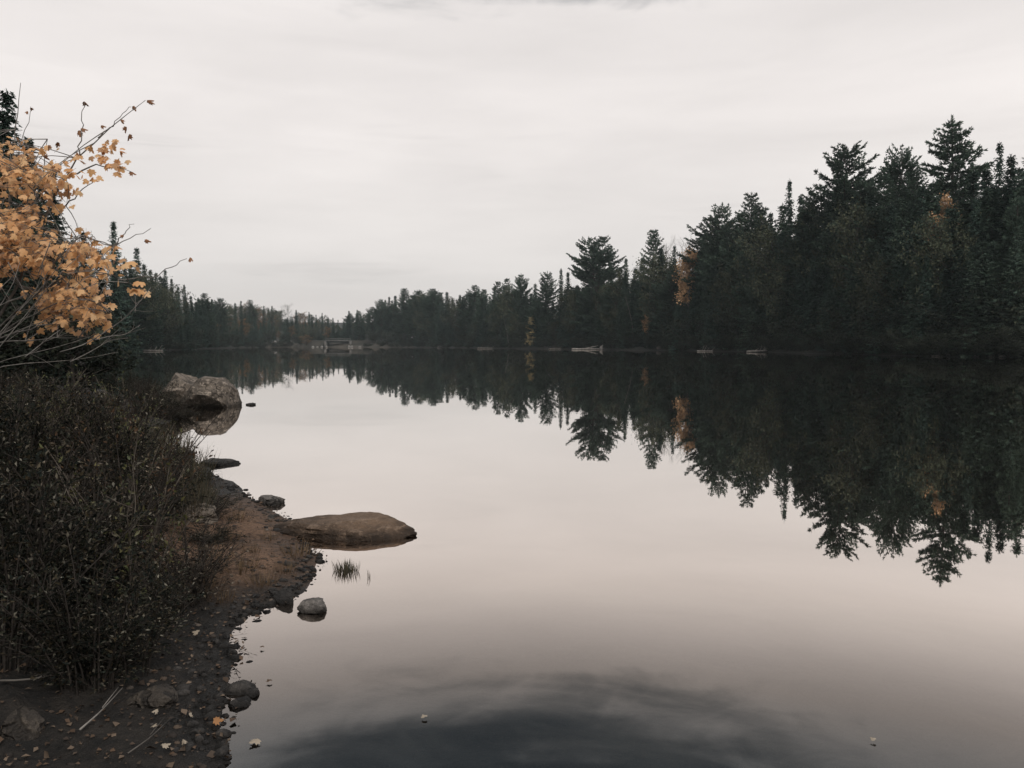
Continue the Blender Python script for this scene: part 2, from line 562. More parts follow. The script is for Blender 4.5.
m, t, out = new_mat('ground_soil')
geo = t.add('ShaderNodeNewGeometry')
pos = geo.outputs['Position']
s = t.add('ShaderNodeSeparateXYZ'); t.link(pos, s.inputs[0])
n1 = t.noise(pos, 0.9, 5, 0.6, 0.3); n2 = t.noise(pos, 9, 6, 0.68); n3 = t.noise(pos, 45, 4, 0.7)
mud = t.mix(t.maprange(n2, 0.35, 0.65), (.012, .0115, .011), (.034, .029, .025))
dirt = t.mix(t.maprange(n3, 0.3, 0.7), (.120, .072, .047), (.255, .158, .104))
dirt = t.mix(t.maprange(n2, 0.45, 0.7), dirt, (.045, .030, .022))
# a strip of reddish gravelly dirt lies between the boulders on the near shore
dx = t.math('ADD', s.outputs[0], 2.0); dy = t.math('SUBTRACT', s.outputs[1], 6.6)
q = t.math('SQRT', t.math('ADD', t.math('MULTIPLY', t.math('POWER', dx, 2.0), 0.85), t.math('MULTIPLY', t.math('POWER', t.math('MULTIPLY', dy, 0.62), 2.0), 1.0)))
q = t.math('ADD', q, t.math('MULTIPLY', t.math('SUBTRACT', n1, 0.5), 1.1))
c = t.mix(t.maprange(q, 0.75, 1.35, 1.0, 0.0), mud, dirt)
forest = t.mix(t.maprange(n1, 0.35, 0.65), (.010, .010, .009), (.022, .020, .015))
far = t.maprange(s.outputs[1], 30, 60)
c = t.mix(far, c, forest)
grassy = t.mix(t.maprange(t.noise(pos, 0.25, 4, 0.6), 0.35, 0.65), (.028, .024, .019), (.062, .053, .043))
c = t.mix(t.math('MULTIPLY', t.maprange(s.outputs[1], 395, 430), t.maprange(s.outputs[1], 475, 520, 1, 0)), c, grassy)
bed = t.mix(t.maprange(t.noise(t.mapping(pos, (1.0, 1.6, 1.0)), 1.5, 6, 0.66, 0.9), 0.40, 0.62), (.014, .017, .018), (.14, .145, .14))
c = t.mix(t.maprange(s.outputs[2], -0.35, -0.10, 1.0, 0.0), c, bed)
wetf = t.maprange(s.outputs[2], -0.005, 0.05, 1.0, 0.0)
c = t.mix(wetf, c, t.mix(1.0, c, (.42, .40, .38), 'MULTIPLY'))
rough = t.maprange(wetf, 0, 1, 0.9, 0.55)
bmp = t.add('ShaderNodeBump'); bmp.inputs['Strength'].default_value = 1.0; bmp.inputs['Distance'].default_value = 0.06
t.link(t.math('ADD', n2, t.math('MULTIPLY', n3, 0.5)), bmp.inputs['Height'])
t.link(principled(t, c, rough, 0.3, bmp.outputs[0]), out.inputs['Surface'])
M['ground'] = m
tag(g.build('ground', m, smooth=True), kind='structure')

# lake surface : mirror-calm, dark and clear when seen from above
m, t, out = new_mat('lake_water')
geo = t.add('ShaderNodeNewGeometry')
lw = t.add('ShaderNodeLayerWeight'); lw.inputs['Blend'].default_value = 0.5
cs = t.math('SUBTRACT', 1.0, lw.outputs['Facing'])
fac = t.ramp(cs, [(0.0, 0.97), (0.06, 0.94), (0.12, 0.90), (0.19, 0.84), (0.26, 0.76), (0.315, 0.56), (0.37, 0.26), (0.45, 0.13), (0.6, 0.08), (1.0, 0.03)], 'B_SPLINE')
nb = t.noise(t.mapping(geo.outputs['Position'], (0.5, 1.0, 1.0)), 1.3, 3, 0.5)
bmp = t.add('ShaderNodeBump'); bmp.inputs['Strength'].default_value = 0.012; bmp.inputs['Distance'].default_value = 0.05
t.link(nb, bmp.inputs['Height'])
gl = t.add('ShaderNodeBsdfGlossy'); t.link(t.ramp(cs, [(0.08, (0.975, 0.95, 0.93)), (0.28, (0.97, 0.885, 0.82)), (0.38, (0.95, 0.87, 0.81)), (0.46, (0.86, 0.92, 0.95))]), gl.inputs['Color']); gl.inputs['Roughness'].default_value = 0.012
t.link(bmp.outputs[0], gl.inputs['Normal'])
tr = t.add('ShaderNodeBsdfTransparent'); tr.inputs['Color'].default_value = (0.50, 0.47, 0.43, 1)
mx = t.add('ShaderNodeMixShader')
t.link(fac, mx.inputs[0]); t.link(tr.outputs[0], mx.inputs[1]); t.link(gl.outputs[0], mx.inputs[2])
t.link(mx.outputs[0], out.inputs['Surface'])
wm = MB()
wm.add([(-250, -60, 0), (160, -60, 0), (160, 520, 0), (-250, 520, 0)], None, [(0, 1, 2, 3)])
tag(wm.build('lake_water', m), kind='structure')

# ---------------------------------------------------------------- trees
RNG = np.random.default_rng(11)


def rnd(a, b, n=None, rng=None):
    return (rng or RNG).uniform(a, b, n)


SPRAY_V = [(-0.5, 0, 0), (0.5, 0, 0), (0.16, 1.0, -0.10), (-0.16, 1.0, -0.10)]
SPRAY_F = [(0, 1, 2, 3)]
LEAF_V = [(0, 0, 0), (0.5, 0.45, 0.12), (0, 1.0, -0.05), (-0.5, 0.45, 0.12)]
LEAF_F = [(0, 1, 2), (0, 2, 3)]


def make_spruce(seed, H=15.0, R=2.5, power=0.60, gap=0.12, bare=0.03):
    rng = np.random.default_rng(seed)
    tr, cr = MB(), MB()
    lean = rng.uniform(-0.12, 0.12, 2)
    zs = np.linspace(0, H, 9)
    cx = lambda z: np.array((lean[0] * sin(z / H * 2.2), lean[1] * sin(z / H * 2.6), z))
    tr.tube([cx(z) for z in zs], 0.17 * (1 - zs / H) ** 0.9 + 0.012, 7)
    z = H * bare + 0.3
    pos, yd, nr, sz = [], [], [], []
    while z < H - 0.1:
        f = z / H
        nb = 7 if f < 0.75 else 6
        a0 = rng.uniform(0, 2 * pi)
        for b in range(nb):
            if rng.random() < gap:
                continue
            a = a0 + 2 * pi * b / nb + rng.normal(0, 0.25)
            L = R * ((1 - f) ** power) * rng.uniform(0.45, 1.15) * (0.75 + 0.25 * min(1, f / 0.2)) + 0.05
            rad = np.array((cos(a), sin(a), 0.0)); tan_ = np.array((-sin(a), cos(a), 0.0))
            pitch0 = 0.45 * (f - 0.55) + (0.9 if f > 0.93 else 0)
            n = max(3, int(L / 0.15))
            tt = (np.arange(n) + rng.random(n)) / n
            tt = np.clip(tt, 0.06, 1)
            droop = -0.22 * np.sin(tt * pi * 0.6) + 0.14 * tt ** 2
            pts = cx(z) + rad * (L * tt)[:, None] + np.array((0, 0, 1.0)) * (L * (pitch0 * tt + droop))[:, None]
            if L > 0.9 and f < 0.9:
                tb = np.linspace(0, 1, 4)
                bp = cx(z) + rad * (L * 0.8 * tb)[:, None] + np.array((0, 0, 1.0)) * (L * .8 * (pitch0 * tb - 0.22 * np.sin(tb * pi * .6)))[:, None]
                tr.tube(bp, 0.022 * (1 - tb * 0.7), 4, False)
            for sgn in (-1, 1, 0):
                d = rad * rng.uniform(0.5, 0.9, n)[:, None] + tan_ * (sgn * rng.uniform(0.5, 1.0, n))[:, None]
                d = d + np.array((0, 0, 1.0)) * rng.uniform(-0.75, 0.25, n)[:, None]
                pos.append(pts); yd.append(d)
                nr.append(np.array((0, 0, 1.0)) + rng.normal(0, 0.5, (n, 3)))
                l = np.clip(0.62 * (1 - 0.5 * tt) * (0.5 + 0.5 * (1 - f)) * rng.uniform(0.6, 1.25, n), 0.16 + 0.06 * (1 - f), 0.7)
                sz.append(np.stack([l * 0.5, l, l], -1))
        z += rng.uniform(0.20, 0.36) * (1.15 - 0.62 * f)
    # leader
    n = 14
    pts = np.array([cx(H - 0.5 + 0.6 * q) for q in rng.random(n)])
    pos.append(pts); yd.append(rng.normal(0, 0.5, (n, 3)) + (0, 0, 1.0)); nr.append(rng.normal(0, 1, (n, 3)))
    sz.append(np.tile((0.06, 0.22, 0.2), (n, 1)))
    cr.scatter(SPRAY_V, None, SPRAY_F, np.vstack(pos), np.vstack(yd), np.vstack(nr), np.vstack(sz))
    return tr, cr


def make_pine(seed, H=20.0, R=4.2, base=0.22, twin=False, sparse=0.0, upsweep=0.45, shape=None, tier=1.0, curl=0.6):
    """white pine: tiers of plumed, upswept boughs with gaps between them"""
    rng = np.random.default_rng(seed)
    tr, cr = MB(), MB()
    pos, yd, nr, sz = [], [], [], []
    stems = [(0, 0, H)] if not twin else [(-0.09 * H, 0.0, H), (0.06 * H, 0.4, H * 1.0)]
    split = 0.5
    for si, (ox, oy, HH) in enumerate(stems):
        def cx(z, ox=ox, oy=oy):
            f = z / H
            k = max(0, f - split) / (1 - split) if twin else 0
            return np.array((ox * k ** 0.7 + 0.15 * sin(f * 5 + seed), oy * k + 0.12 * sin(f * 4 + seed * 2), z))
        zs = np.linspace(0, HH, 12)
        tr.tube([cx(z) for z in zs], (0.30 if si == 0 else 0.2) * (1 - zs / HH) ** 0.8 + 0.02, 8)
        z = H * (base if si == 0 else split + 0.1)
        while z < HH - 0.25:
            f = z / HH
            nb = rng.integers(4, 7)
            a0 = rng.uniform(0, 2 * pi)
            prof = np.interp(f, [0, 0.25, 0.5, 0.7, 0.85, 1.0], shape or [0.55, 0.85, 1.0, 0.82, 0.50, 0.04])
            if twin:
                prof *= 0.75
            for b in range(nb):
                if rng.random() < sparse:
                    continue
                a = a0 + 2 * pi * b / nb + rng.normal(0, 0.25)
                L = R * prof * rng.choice([0.55, 0.8, 1.0, 1.2], p=[.2, .3, .35, .15]) * rng.uniform(.85, 1.12) + 0.2
                rad = np.array((cos(a), sin(a), 0.0)); tan_ = np.array((-sin(a), cos(a), 0.0))
                up0 = -0.05 + upsweep * f + rng.normal(0, 0.09)
                curve = (0.16 + 0.25 * f) * curl
                ts = np.linspace(0, 1, 6)
                path = lambda q: cx(z) + rad * (L * q)[:, None] + np.array((0, 0, 1.0)) * (L * (up0 * q + curve * q ** 2))[:, None]
                tr.tube(path(ts), 0.055 * (L / 4 + 0.25) * (1 - 0.8 * ts) + 0.008, 5, False)
                ns = max(3, int(L * 3.6))
                for q in np.linspace(0.22, 1.0, ns):
                    p0 = path(np.array([q]))[0]
                    sl = L * 0.34 * (1.12 - q) + 0.22
                    for sgn in (-1, 1):
                        d = rad * rng.uniform(0.5, 1.0) + tan_ * sgn * rng.uniform(0.3, 0.9) + np.array((0, 0, rng.uniform(-0.1, 0.4)))
                        d /= np.linalg.norm(d)
                        nt = max(2, int(sl / 0.16))
                        tq = rng.random(nt)
                        pp = p0 + d * (sl * tq)[:, None] + rng.normal(0, 0.03, (nt, 3))
                        for rep in range(6):
                            pos.append(pp)
                            yd.append(d + rng.normal(0, 0.40, (nt, 3)) + (0, 0, 0.2))
                            nr.append(rng.normal(0, 0.6, (nt, 3)) + (0, 0, 0.6))
                            l = rng.uniform(0.18, 0.38, nt)
                            sz.append(np.stack([l * 0.36, l, l], -1))
            z += rng.uniform(0.62, 1.05) * tier * (1.1 - 0.45 * f)
        n = 40
        pts = np.array([cx(HH - 0.7 + 0.8 * q) for q in rng.random(n)])
        pos.append(pts); yd.append(rng.normal(0, 0.5, (n, 3)) + (0, 0, 0.9)); nr.append(rng.normal(0, 1, (n, 3)))
        sz.append(np.tile((0.08, 0.3, 0.2), (n, 1)))
    cr.scatter(SPRAY_V, None, SPRAY_F, np.vstack(pos), np.vstack(yd), np.vstack(nr), np.vstack(sz))
    return tr, cr


def make_broadleaf(seed, H=12.0, R=2.4, base=0.3, leaves=3200, leaf=0.24, slim=1.0, bare=False):
    rng = np.random.default_rng(seed)
    tr, cr = MB(), MB()
    zs = np.linspace(0, H * 0.93, 10)
    b1, b2 = rng.uniform(0, 6, 2)
    cx = lambda z: np.array((0.25 * sin(z / H * 3 + b1) - 0.25 * sin(b1), 0.25 * sin(z / H * 3 + b2) - 0.25 * sin(b2), z))
    tr.tube([cx(z) for z in zs], 0.13 * (1 - zs / H) + 0.012, 7)
    ends = []
    nl = 34
    for q in range(nl):
        f = base + (0.95 - base) * (q + rng.random()) / nl
        z = f * H * 0.93
        a = rng.uniform(0, 2 * pi)
        g_ = (f - base) / (1 - base)
        L = R * slim * (0.45 + 0.75 * sin(pi * min(1, 0.18 + 0.85 * g_))) * rng.uniform(0.6, 1.1)
        d = np.array((cos(a), sin(a), rng.uniform(0.5, 1.1)))
        ts = np.linspace(0, 1, 5)
        pth = cx(z) + (d * L)[None] * ts[:, None] + np.array((0, 0, -0.2 * L)) * (ts ** 2)[:, None]
        tr.tube(pth, 0.035 * (1 - 0.85 * ts) + 0.004, 4, False)
        for e in range(6):
            s0 = pth[rng.integers(1, 5)]
            dd = d * 0.5 + rng.normal(0, 0.5, 3) + (0, 0, 0.3)
            e1 = s0 + dd * L * rng.uniform(0.25, 0.5)
            tr.tube([s0, (s0 + e1) / 2 + rng.normal(0, .03, 3), e1], [0.012, 0.009, 0.004], 3, False)
            if bare:
                for u in range(4):
                    e2 = e1 + (dd * 0.6 + rng.normal(0, 0.5, 3)) * L * 0.25
                    tr.tube([e1 * 0.6 + s0 * 0.4 if u % 2 else e1, e2], [0.008, 0.004], 3, False)
            ends.append((s0 + e1) / 2); ends.append(e1)
    if not bare:
        ends = np.array(ends)
        idx = rng.integers(0, len(ends), leaves)
        p = ends[idx] + rng.normal(0, 0.22, (leaves, 3)) * (0.6 + R / 5)
        l = rng.uniform(0.55, 1.2, leaves) * leaf
        cr.scatter(LEAF_V, LEAF_F, None, p, rng.normal(0, 0.8, (leaves, 3)) + (0, 0, -0.4), rng.normal(0, 0.7, (leaves, 3)) + (0, 0, 0.5),
                   np.stack([l * 0.75, l, l], -1))
    return tr, cr


LIB = {}


def lib(key, builder, n, crown_mat, trunk_mat, ref_h, **kw):
    out_ = []
    for v in range(n):
        tr_, cr_ = builder(v * 7 + hash(key[0]) % 1 + len(key) * 13 + v, **kw)
        out_.append((tr_.mesh('trunk', trunk_mat, True), cr_.mesh('crown', crown_mat) if cr_.n else None, ref_h))
    LIB[key] = out_


lib('spruce', make_spruce, 5, M['spruce'], M['bark'], 15.0)
lib('spire', make_spruce, 4, M['spruce'], M['bark'], 15.0, R=1.75, power=0.55, gap=0.16)
lib('fir', make_spruce, 3, M['pine'], M['bark'], 15.0, R=2.8, power=0.62, gap=0.15)
lib('pine', make_pine, 5, M['pine'], M['bark'], 20.0)
lib('slim_pine', make_pine, 3, M['pine'], M['bark'], 20.0, R=3.0, base=0.2, shape=[0.6, 0.9, 1.0, 0.75, 0.5, 0.08])
lib('tiered_pine', make_pine, 1, M['pine'], M['bark'], 20.0, R=3.3, base=0.18, sparse=0.04, upsweep=0.34, tier=0.95, curl=0.35, shape=[0.8, 1.0, 1.1, 0.92, 0.60, 0.02])
lib('round_pine', make_pine, 2, M['pine'], M['bark'], 20.0, R=3.9, base=0.2, sparse=0.10, upsweep=0.7, tier=0.95, curl=0.35, shape=[0.7, 0.95, 1.0, 0.9, 0.72, 0.18])
lib('twin_pine', make_pine, 1, M['pine'], M['bark'], 20.0, R=7.2, base=0.15, twin=True, sparse=0.16, upsweep=0.34, tier=1.25, shape=[0.95, 1.05, 1.0, 0.85, 0.55, 0.08])
lib('thicket', make_broadleaf, 3, M['thicket'], M['bark'], 4.0, H=4.0, R=2.4, base=0.04, leaves=2600, leaf=0.26)
lib('olive', make_broadleaf, 3, M['olive'], M['bark'], 12.0, R=2.6)
lib('russet', make_broadleaf, 2, M['russet'], M['bark'], 12.0, R=2.4, leaves=2000)
lib('orange', make_broadleaf, 2, M['orange'], M['bark_birch'], 12.0, R=1.5, base=0.45, leaves=4200)
lib('yellow', make_broadleaf, 1, M['yellow'], M['bark'], 12.0, R=1.5, base=0.06, leaves=7000, leaf=.30)
lib('bare', make_broadleaf, 2, M['bark_grey'], M['bark_grey'], 12.0, R=2.2, base=0.35, bare=True)

KIND_NAME = {'spruce': 'spruce_tree', 'spire': 'spruce_tree', 'fir': 'fir_tree', 'pine': 'pine_tree', 'slim_pine': 'pine_tree', 'tiered_pine': 'pine_tree',
             'round_pine': 'pine_tree', 'twin_pine': 'pine_tree', 'olive': 'broadleaf_tree', 'russet': 'broadleaf_tree', 'orange': 'birch_tree',
             'yellow': 'larch_tree', 'thicket': 'waterside_bush', 'bare': 'bare_tree'}
KIND_WORD = {'spruce': 'dark cone-shaped spruce', 'spire': 'narrow spire-shaped spruce', 'fir': 'broad green fir', 'pine': 'ragged white pine',
             'slim_pine': 'slender white pine', 'olive': 'dull olive leafy tree', 'thicket': 'low dark waterside bush', 'russet': 'russet brown autumn tree', 'bare': 'leafless grey tree',
             'orange': 'orange autumn birch', 'yellow': 'yellow larch'}
ZONES = [(62, 'on the left bank behind the maple'), (140, 'right of the orange maple'),
         (205, 'beyond the big boulder'), (338, 'on the hillside left of the bridge'),
         (415, 'behind the far bridge causeway'), (568, 'left of the two-topped pine'),
         (700, 'in the wood by the two-topped pine'), (815, 'right of the orange birch'),
         (5000, 'in the tall dark wood at the right edge')]


def zone(px):
    for e, n in ZONES:
        if px < e:
            return n


def put_tree(kind, x, y, top_z, width=1.0, label=None, variant=None, rz=None, where='', sink=0.15, px=None):
    v = LIB[kind]
    tm, cm, ref = v[(variant if variant is not None else int(RNG.integers(0, len(v)))) % len(v)]
    z0 = gz(x, y) - sink
    s = (top_z - z0) / ref
    if s * ref < 1.2:
        return None
    # keep natural proportions: tall trees grow wider more slowly than higher
    wx = s ** 0.75 * width
    o = thing(KIND_NAME[kind], (x, y, z0), rz if rz is not None else float(rnd(0, 2 * pi)), (wx, wx, s))
    part('trunk', tm, o)
    if cm is not None:
        part('crown', cm, o)
    if px is None:
        px = to_px(x, y, z0)[0] if y > 1 else -999
    zn = zone(px)
    if label:
        tag(o, label, 'tree', 'trees ' + zn)
    else:
        tag(o, (KIND_WORD[kind] + ' ' + where + ' ' + zn).replace('  ', ' '), 'tree', KIND_WORD[kind] + ' trees ' + where + ' ' + zn)
    return o


shore_tab = [(60, 60), (110, 117), (135, 180), (190, 246), (230, 350), (270, 455), (327, 458), (400, 440), (450, 373), (500, 307), (590, 246), (680, 195),
             (755, 164), (850, 125), (930, 103), (1024, 93), (1100, 84)]


def shore_d(px):
    return float(np.interp(px, [a for a, b in shore_tab], [b for a, b in shore_tab]))


def tree_px(kind, px, top, back, **kw):
    """a tree whose tip is seen at (px, top), standing `back` metres behind the shoreline"""
    D = shore_d(px) + back
    p = P(px, top, D)
    return put_tree(kind, p[0], p[1], p[2], px=px, **kw)


# trees of the skyline that can be told apart
tree_px('tiered_pine', 953.5, 118, 22, width=1.0, variant=0, label='tallest pine, tiered and pointed, rising alone above the right bank wood')
tree_px('round_pine', 848, 151, 16, width=1.0, variant=0, label='big round-topped pine with fanned boughs left of the tallest pine')
tree_px('round_pine', 902, 151, 20, width=0.72, variant=1, label='open-crowned pine standing next left of the tallest pine')
tree_px('slim_pine', 884, 176, 12, width=0.75, label='short dark pine between the round-topped pine and the open-crowned pine')
tree_px('spire', 1000, 143, 18, width=0.8, variant=1, label='thin pale-tipped spire spruce right of the tallest pine')
tree_px('spruce', 1012, 156, 10, width=1.1, label='dark bushy spruce at the right edge below the thin spire')
tree_px('fir', 1028, 154, 8, width=1.0, label='dense dark fir cut by the right edge of the view')
tree_px('spire', 790, 181, 14, width=0.85, variant=2, label='pointed spruce alone on the skyline left of the round-topped pine')
tree_px('spruce', 801, 196, 16, width=0.9, label='lower spruce just right of the lone pointed spruce')
tree_px('spire', 770, 213, 15, width=0.9, variant=0, label='small pale spruce between the twin dark pines and the pointed spruce')
tree_px('slim_pine', 751, 194, 14, width=1.0, variant=1, label='right one of two tall pines right of the orange birch')
tree_px('pine', 722, 204, 12, width=0.8, variant=1, label='left one of two tall pines right of the orange birch')
tree_px('fir', 703, 236, 8, width=0.9, label='shoulder-high fir leaning out left of the two tall pines')
tree_px('orange', 686, 246, 4, width=1.15, variant=0, label='orange birch glowing high among dark conifers')
tree_px('bare', 690, 238, 16, width=1.0, variant=0, label='leafless grey tree rising behind the orange birch')
tree_px('bare', 667, 237, 14, width=0.6, variant=1, label='thin leafless tree between the bushy pine and orange birch')
tree_px('spire', 674, 246, 12, width=0.8, label='thin spruce just left of the orange birch')
tree_px('slim_pine', 653, 231, 12, width=0.95, variant=0, label='bushy pointed pine left of the leafless trees')
tree_px('twin_pine', 597, 238, 10, width=1.0, variant=0, rz=0.0, label='two-topped spreading pine on the shore behind the white log')
tree_px('fir', 626, 259, 8, width=0.8, label='lower fir close right of the two-topped pine')
tree_px('spruce', 568, 272, 6, width=0.9, label='small dark spruce close left of the two-topped pine')
tree_px('spire', 561, 269, 8, width=0.9, label='slim pointed spruce second left of the two-topped pine')
tree_px('pine', 547, 272, 8, width=0.9, label='rounded pine left of the slim pointed spruce')
tree_px('pine', 521, 274, 12, width=0.8, label='flat-topped pine above the yellow larch')
tree_px('slim_pine', 507, 279, 12, width=0.85, label='pine with a forked tip left of the flat-topped pine')
tree_px('yellow', 531, 314, 0.4, width=1.0, variant=0, label='slim yellow larch at the waterline left of the white log')
tree_px('orange', 647, 314, 0.6, width=0.75, variant=1, label='small orange birch low at the waterline right of the white log')
tree_px('orange', 953, 194, 14, width=0.9, variant=0, label='faded orange crown just beneath the tallest pine')
tree_px('bare', 288, 303, 160, width=1.2, variant=1, label='pale spreading tree alone on the far hilltop left of the bridge')
tree_px('spruce', 113, 221, 4, width=0.8, variant=1, label='lone pointed spruce above the left bank beside the orange maple')
tree_px('spire', 136, 248, 14, width=1.2, label='thin spire at the crest of the left bank')
RNG = np.random.default_rng(5)
sky_list = [(349, 311, 'spruce', 30), (357, 310, 'spruce', 32), (372, 307, 'pine', 22), (381, 299, 'pine', 22), (389, 297, 'spruce', 18), (404, 289, 'slim_pine', 18), (413, 296, 'pine', 16), (419, 290, 'pine', 15),
            (432, 289, 'pine', 14), (440, 293, 'slim_pine', 12), (447, 292, 'spruce', 12), (455, 297, 'olive', 9), (460, 295, 'spire', 9), (475, 286, 'pine', 12), (484, 290, 'slim_pine', 10),
            (498, 282, 'slim_pine', 13), (512, 287, 'olive', 8), (535, 284, 'fir', 9), (577, 285, 'spruce', 7), (610, 262, 'fir', 14), (618, 270, 'olive', 7), (636, 268, 'spruce', 8), (643, 258, 'fir', 10),
            (661, 248, 'spruce', 9), (669, 262, 'olive', 8), (695, 262, 'spruce', 9), (711, 218, 'pine', 14), (732, 220, 'pine', 14), (740, 214, 'fir', 11), (760, 208, 'pine', 14), (778, 220, 'olive', 9),
            (783, 205, 'fir', 12), (812, 204, 'spruce', 12), (822, 186, 'pine', 16), (834, 190, 'spruce', 9), (862, 178, 'pine', 18), (872, 196, 'spruce', 9), (893, 188, 'pine', 14), (915, 172, 'pine', 16), (922, 186, 'spruce', 10),
            (934, 182, 'fir', 12), (965, 178, 'fir', 13), (975, 172, 'spruce', 14), (987, 170, 'spruce', 12), (993, 186, 'spire', 10), (1020, 170, 'pine', 14)]
for px, top, kind, back in sky_list:
    tree_px(kind, px, top, back, width=float(rnd(0.95, 1.3)), where='on the skyline')
left_sky = [(100, 250, 'spruce', 2), (125, 258, 'spruce', 6), (131, 262, 'spruce', 10), (144, 264, 'spruce', 10), (150, 270, 'spruce', 8), (156, 273, 'spire', 8), (165, 270, 'spruce', 14), (172, 279, 'spire', 10), (178, 287, 'spruce', 8),
            (184, 285, 'spire', 6), (191, 296, 'spruce', 10), (198, 298, 'spire', 12), (204, 294, 'pine', 20), (212, 299, 'spruce', 16), (220, 298, 'pine', 25), (228, 304, 'olive', 30), (235, 303, 'spruce', 30), (241, 301, 'spire', 30),
            (250, 300, 'pine', 45), (258, 306, 'russet', 60), (264, 306, 'spruce', 50), (272, 306, 'spruce', 60), (280, 309, 'olive', 70), (296, 310, 'spruce', 60), (302, 312, 'russet', 70), (309, 312, 'spire', 40), (316, 315, 'spruce', 40),
            (322, 313, 'spire', 40), (328, 317, 'spruce', 36), (333, 318, 'spruce', 34), (338, 320, 'spire', 36), (344, 319, 'spruce', 34)]
for px, top, kind, back in left_sky:
    tree_px(kind, px, top, back, width=float(rnd(0.85, 1.1)), where='on the skyline')

allsky = sorted([(a, b) for a, b, *_ in sky_list + left_sky] + [(953, 165), (848, 170), (902, 175), (751, 205), (722, 215), (653, 245), (597, 262), (687, 258), (1012, 165), (790, 200)])
SKX = np.array([a for a, b in allsky]); SKY_ = np.array([b for a, b in allsky])


def sky_top(px):
    return float(max(SKY_[np.abs(SKX - px) < 14].min() if (np.abs(SKX - px) < 14).any() else 300, np.interp(px, SKX, SKY_)))


# the body of the woods below the skyline
def fill(n, x0, x1, b0, b1, drop0, drop1, kinds, probs):
    for q in range(n):
        px = x0 + (x1 - x0) * (q + float(rnd(0, 1))) / n
        back = float(rnd(b0, b1))
        st = sky_top(px)
        top = st + float(rnd(drop0, drop1)) * (H0 - st)
        for c_, w_, t_ in ((686, 10, 293), (647, 8, 334), (531, 6, 346), (953, 12, 208)):
            if abs(px - c_) < w_ and back < 14:
                top = max(top, t_)
        kind = str(RNG.choice(kinds, p=probs))
        tree_px(kind, px, top, back, width=float(rnd(0.9, 1.35)), where='below the skyline')


K1 = ['spruce', 'fir', 'pine', 'olive', 'slim_pine']
fill(46, 690, 1045, 5, 16, 0.04, 0.30, K1, [.40, .25, .17, .10, .08])
fill(40, 690, 1045, 1.5, 7, 0.30, 0.62, K1, [.45, .30, .05, .18, .02])
fill(64, 415, 690, 5, 18, 0.02, 0.25, K1, [.40, .22, .17, .13, .08])
fill(48, 415, 690, 1.5, 7, 0.28, 0.62, K1, [.45, .25, .05, .23, .02])
fill(46, 336, 425, 26, 60, 0.03, 0.45, K1, [.45, .2, .15, .15, .05])
fill(40, 110, 215, 2.5, 16, 0.06, 0.5, K1, [.6, .16, .06, .12, .06])
fill(64, 195, 342, 8, 40, 0.28, 0.66, ['spruce', 'spire', 'fir', 'olive', 'russet'], [.5, .15, .15, .15, .05])
fill(54, 195, 340, 45, 130, 0.03, 0.34, ['spruce', 'russet', 'olive', 'pine', 'bare'], [.30, .22, .30, .13, .05])
for px, top, back in [(429, 312, 9), (434, 316, 7), (438, 310, 11), (474, 312, 8), (478, 318, 6)]:
    tree_px('fir', px, top, back, width=1.3, where='below the skyline')
# low bushes along the far waterline
for q in range(210):
    px = 128 + (1045 - 128) * (q + float(rnd(0, 1))) / 210
    if 318 < px < 366 or abs(px - 531) < 7 or abs(px - 647) < 6:
        continue
    row = q % 3
    D = shore_d(px) + (float(rnd(0.3, 1.2)) if row < 2 else float(rnd(4, 12)))
    x = (px - 512) / F_PX * D
    put_tree('thicket', x, D, gz(x, D) + (float(rnd(1.0, 2.8)) if row < 2 else float(rnd(3.5, 6.0))), width=float(rnd(1.0, 1.5)), px=px, sink=0.35)

# near left bank: dark spruces behind the maple
for px, top, D, kind, wd, lab in [
        (9, 92, 30, 'spire', 0.9, 'tallest thin dark spruce behind the orange maple, ragged at the tip'),
        (1, 112, 27, 'spire', 0.9, 'dark spruce cut by the left edge behind the maple'),
        (28, 138, 34, 'spire', 0.95, 'narrow spruce with a double tip right of the tallest thin spruce'),
        (52, 168, 40, 'spruce', 0.7, 'dark spruce seen through the top maple leaves'),
        (40, 178, 33, 'spruce', 0.7, 'short dark spruce half hidden by maple leaves'),
        (84, 232, 62, 'spire', 0.9, 'thin spruce tip poking up right of the maple leaves')]:
    p = P(px, top, D)
    put_tree(kind, p[0], p[1], p[2], width=wd, label=lab, px=px)
for q in range(70):
    D = float(rnd(24, 150))
    px = float(rnd(-60, 95 + 0.32 * D))
    top = float(rnd(225, 300)) - (20 if px < 30 else 0) + max(0, px - 60) * 0.45
    p = P(px, top, D)
    if lake_dist([(p[0], p[1])])[0] < 1.5:
        continue
    put_tree(str(RNG.choice(['spruce', 'fir', 'olive'], p=[.65, .2, .15])), p[0], p[1], p[2], width=float(rnd(0.9, 1.2)), where='low', px=px)

for q in range(46):
    D = float(rnd(17, 120))
    px = float(rnd(-50, min(128, 85 + 0.5 * D)))
    x = (px - 512) / F_PX * D
    if lake_dist([(x, D)])[0] < .6:
        continue
    put_tree('thicket', x, D, gz(x, D) + float(rnd(1.2, 2.6)) * (0.6 + D / 90), width=float(rnd(.8, 1.2)), px=px, sink=0.3)

# woods behind and beside the photographer (they shade the near bank)
for x, y, h in [(-6.5, -2.5, 13), (-9, 2.5, 14), (-4.5, -7, 15), (-11, -4, 15), (-8, -9, 16), (-11.5, 7.5, 13), (-14, 12, 14), (-13, 1, 15)]:
    o = put_tree('spruce', x, y, gz(x, y) + h, width=1.5, where='standing behind the viewpoint', px=-500)
    o['label'] = 'dark spruce of the wood behind the viewpoint'
    o['group'] = 'spruces behind the viewpoint'

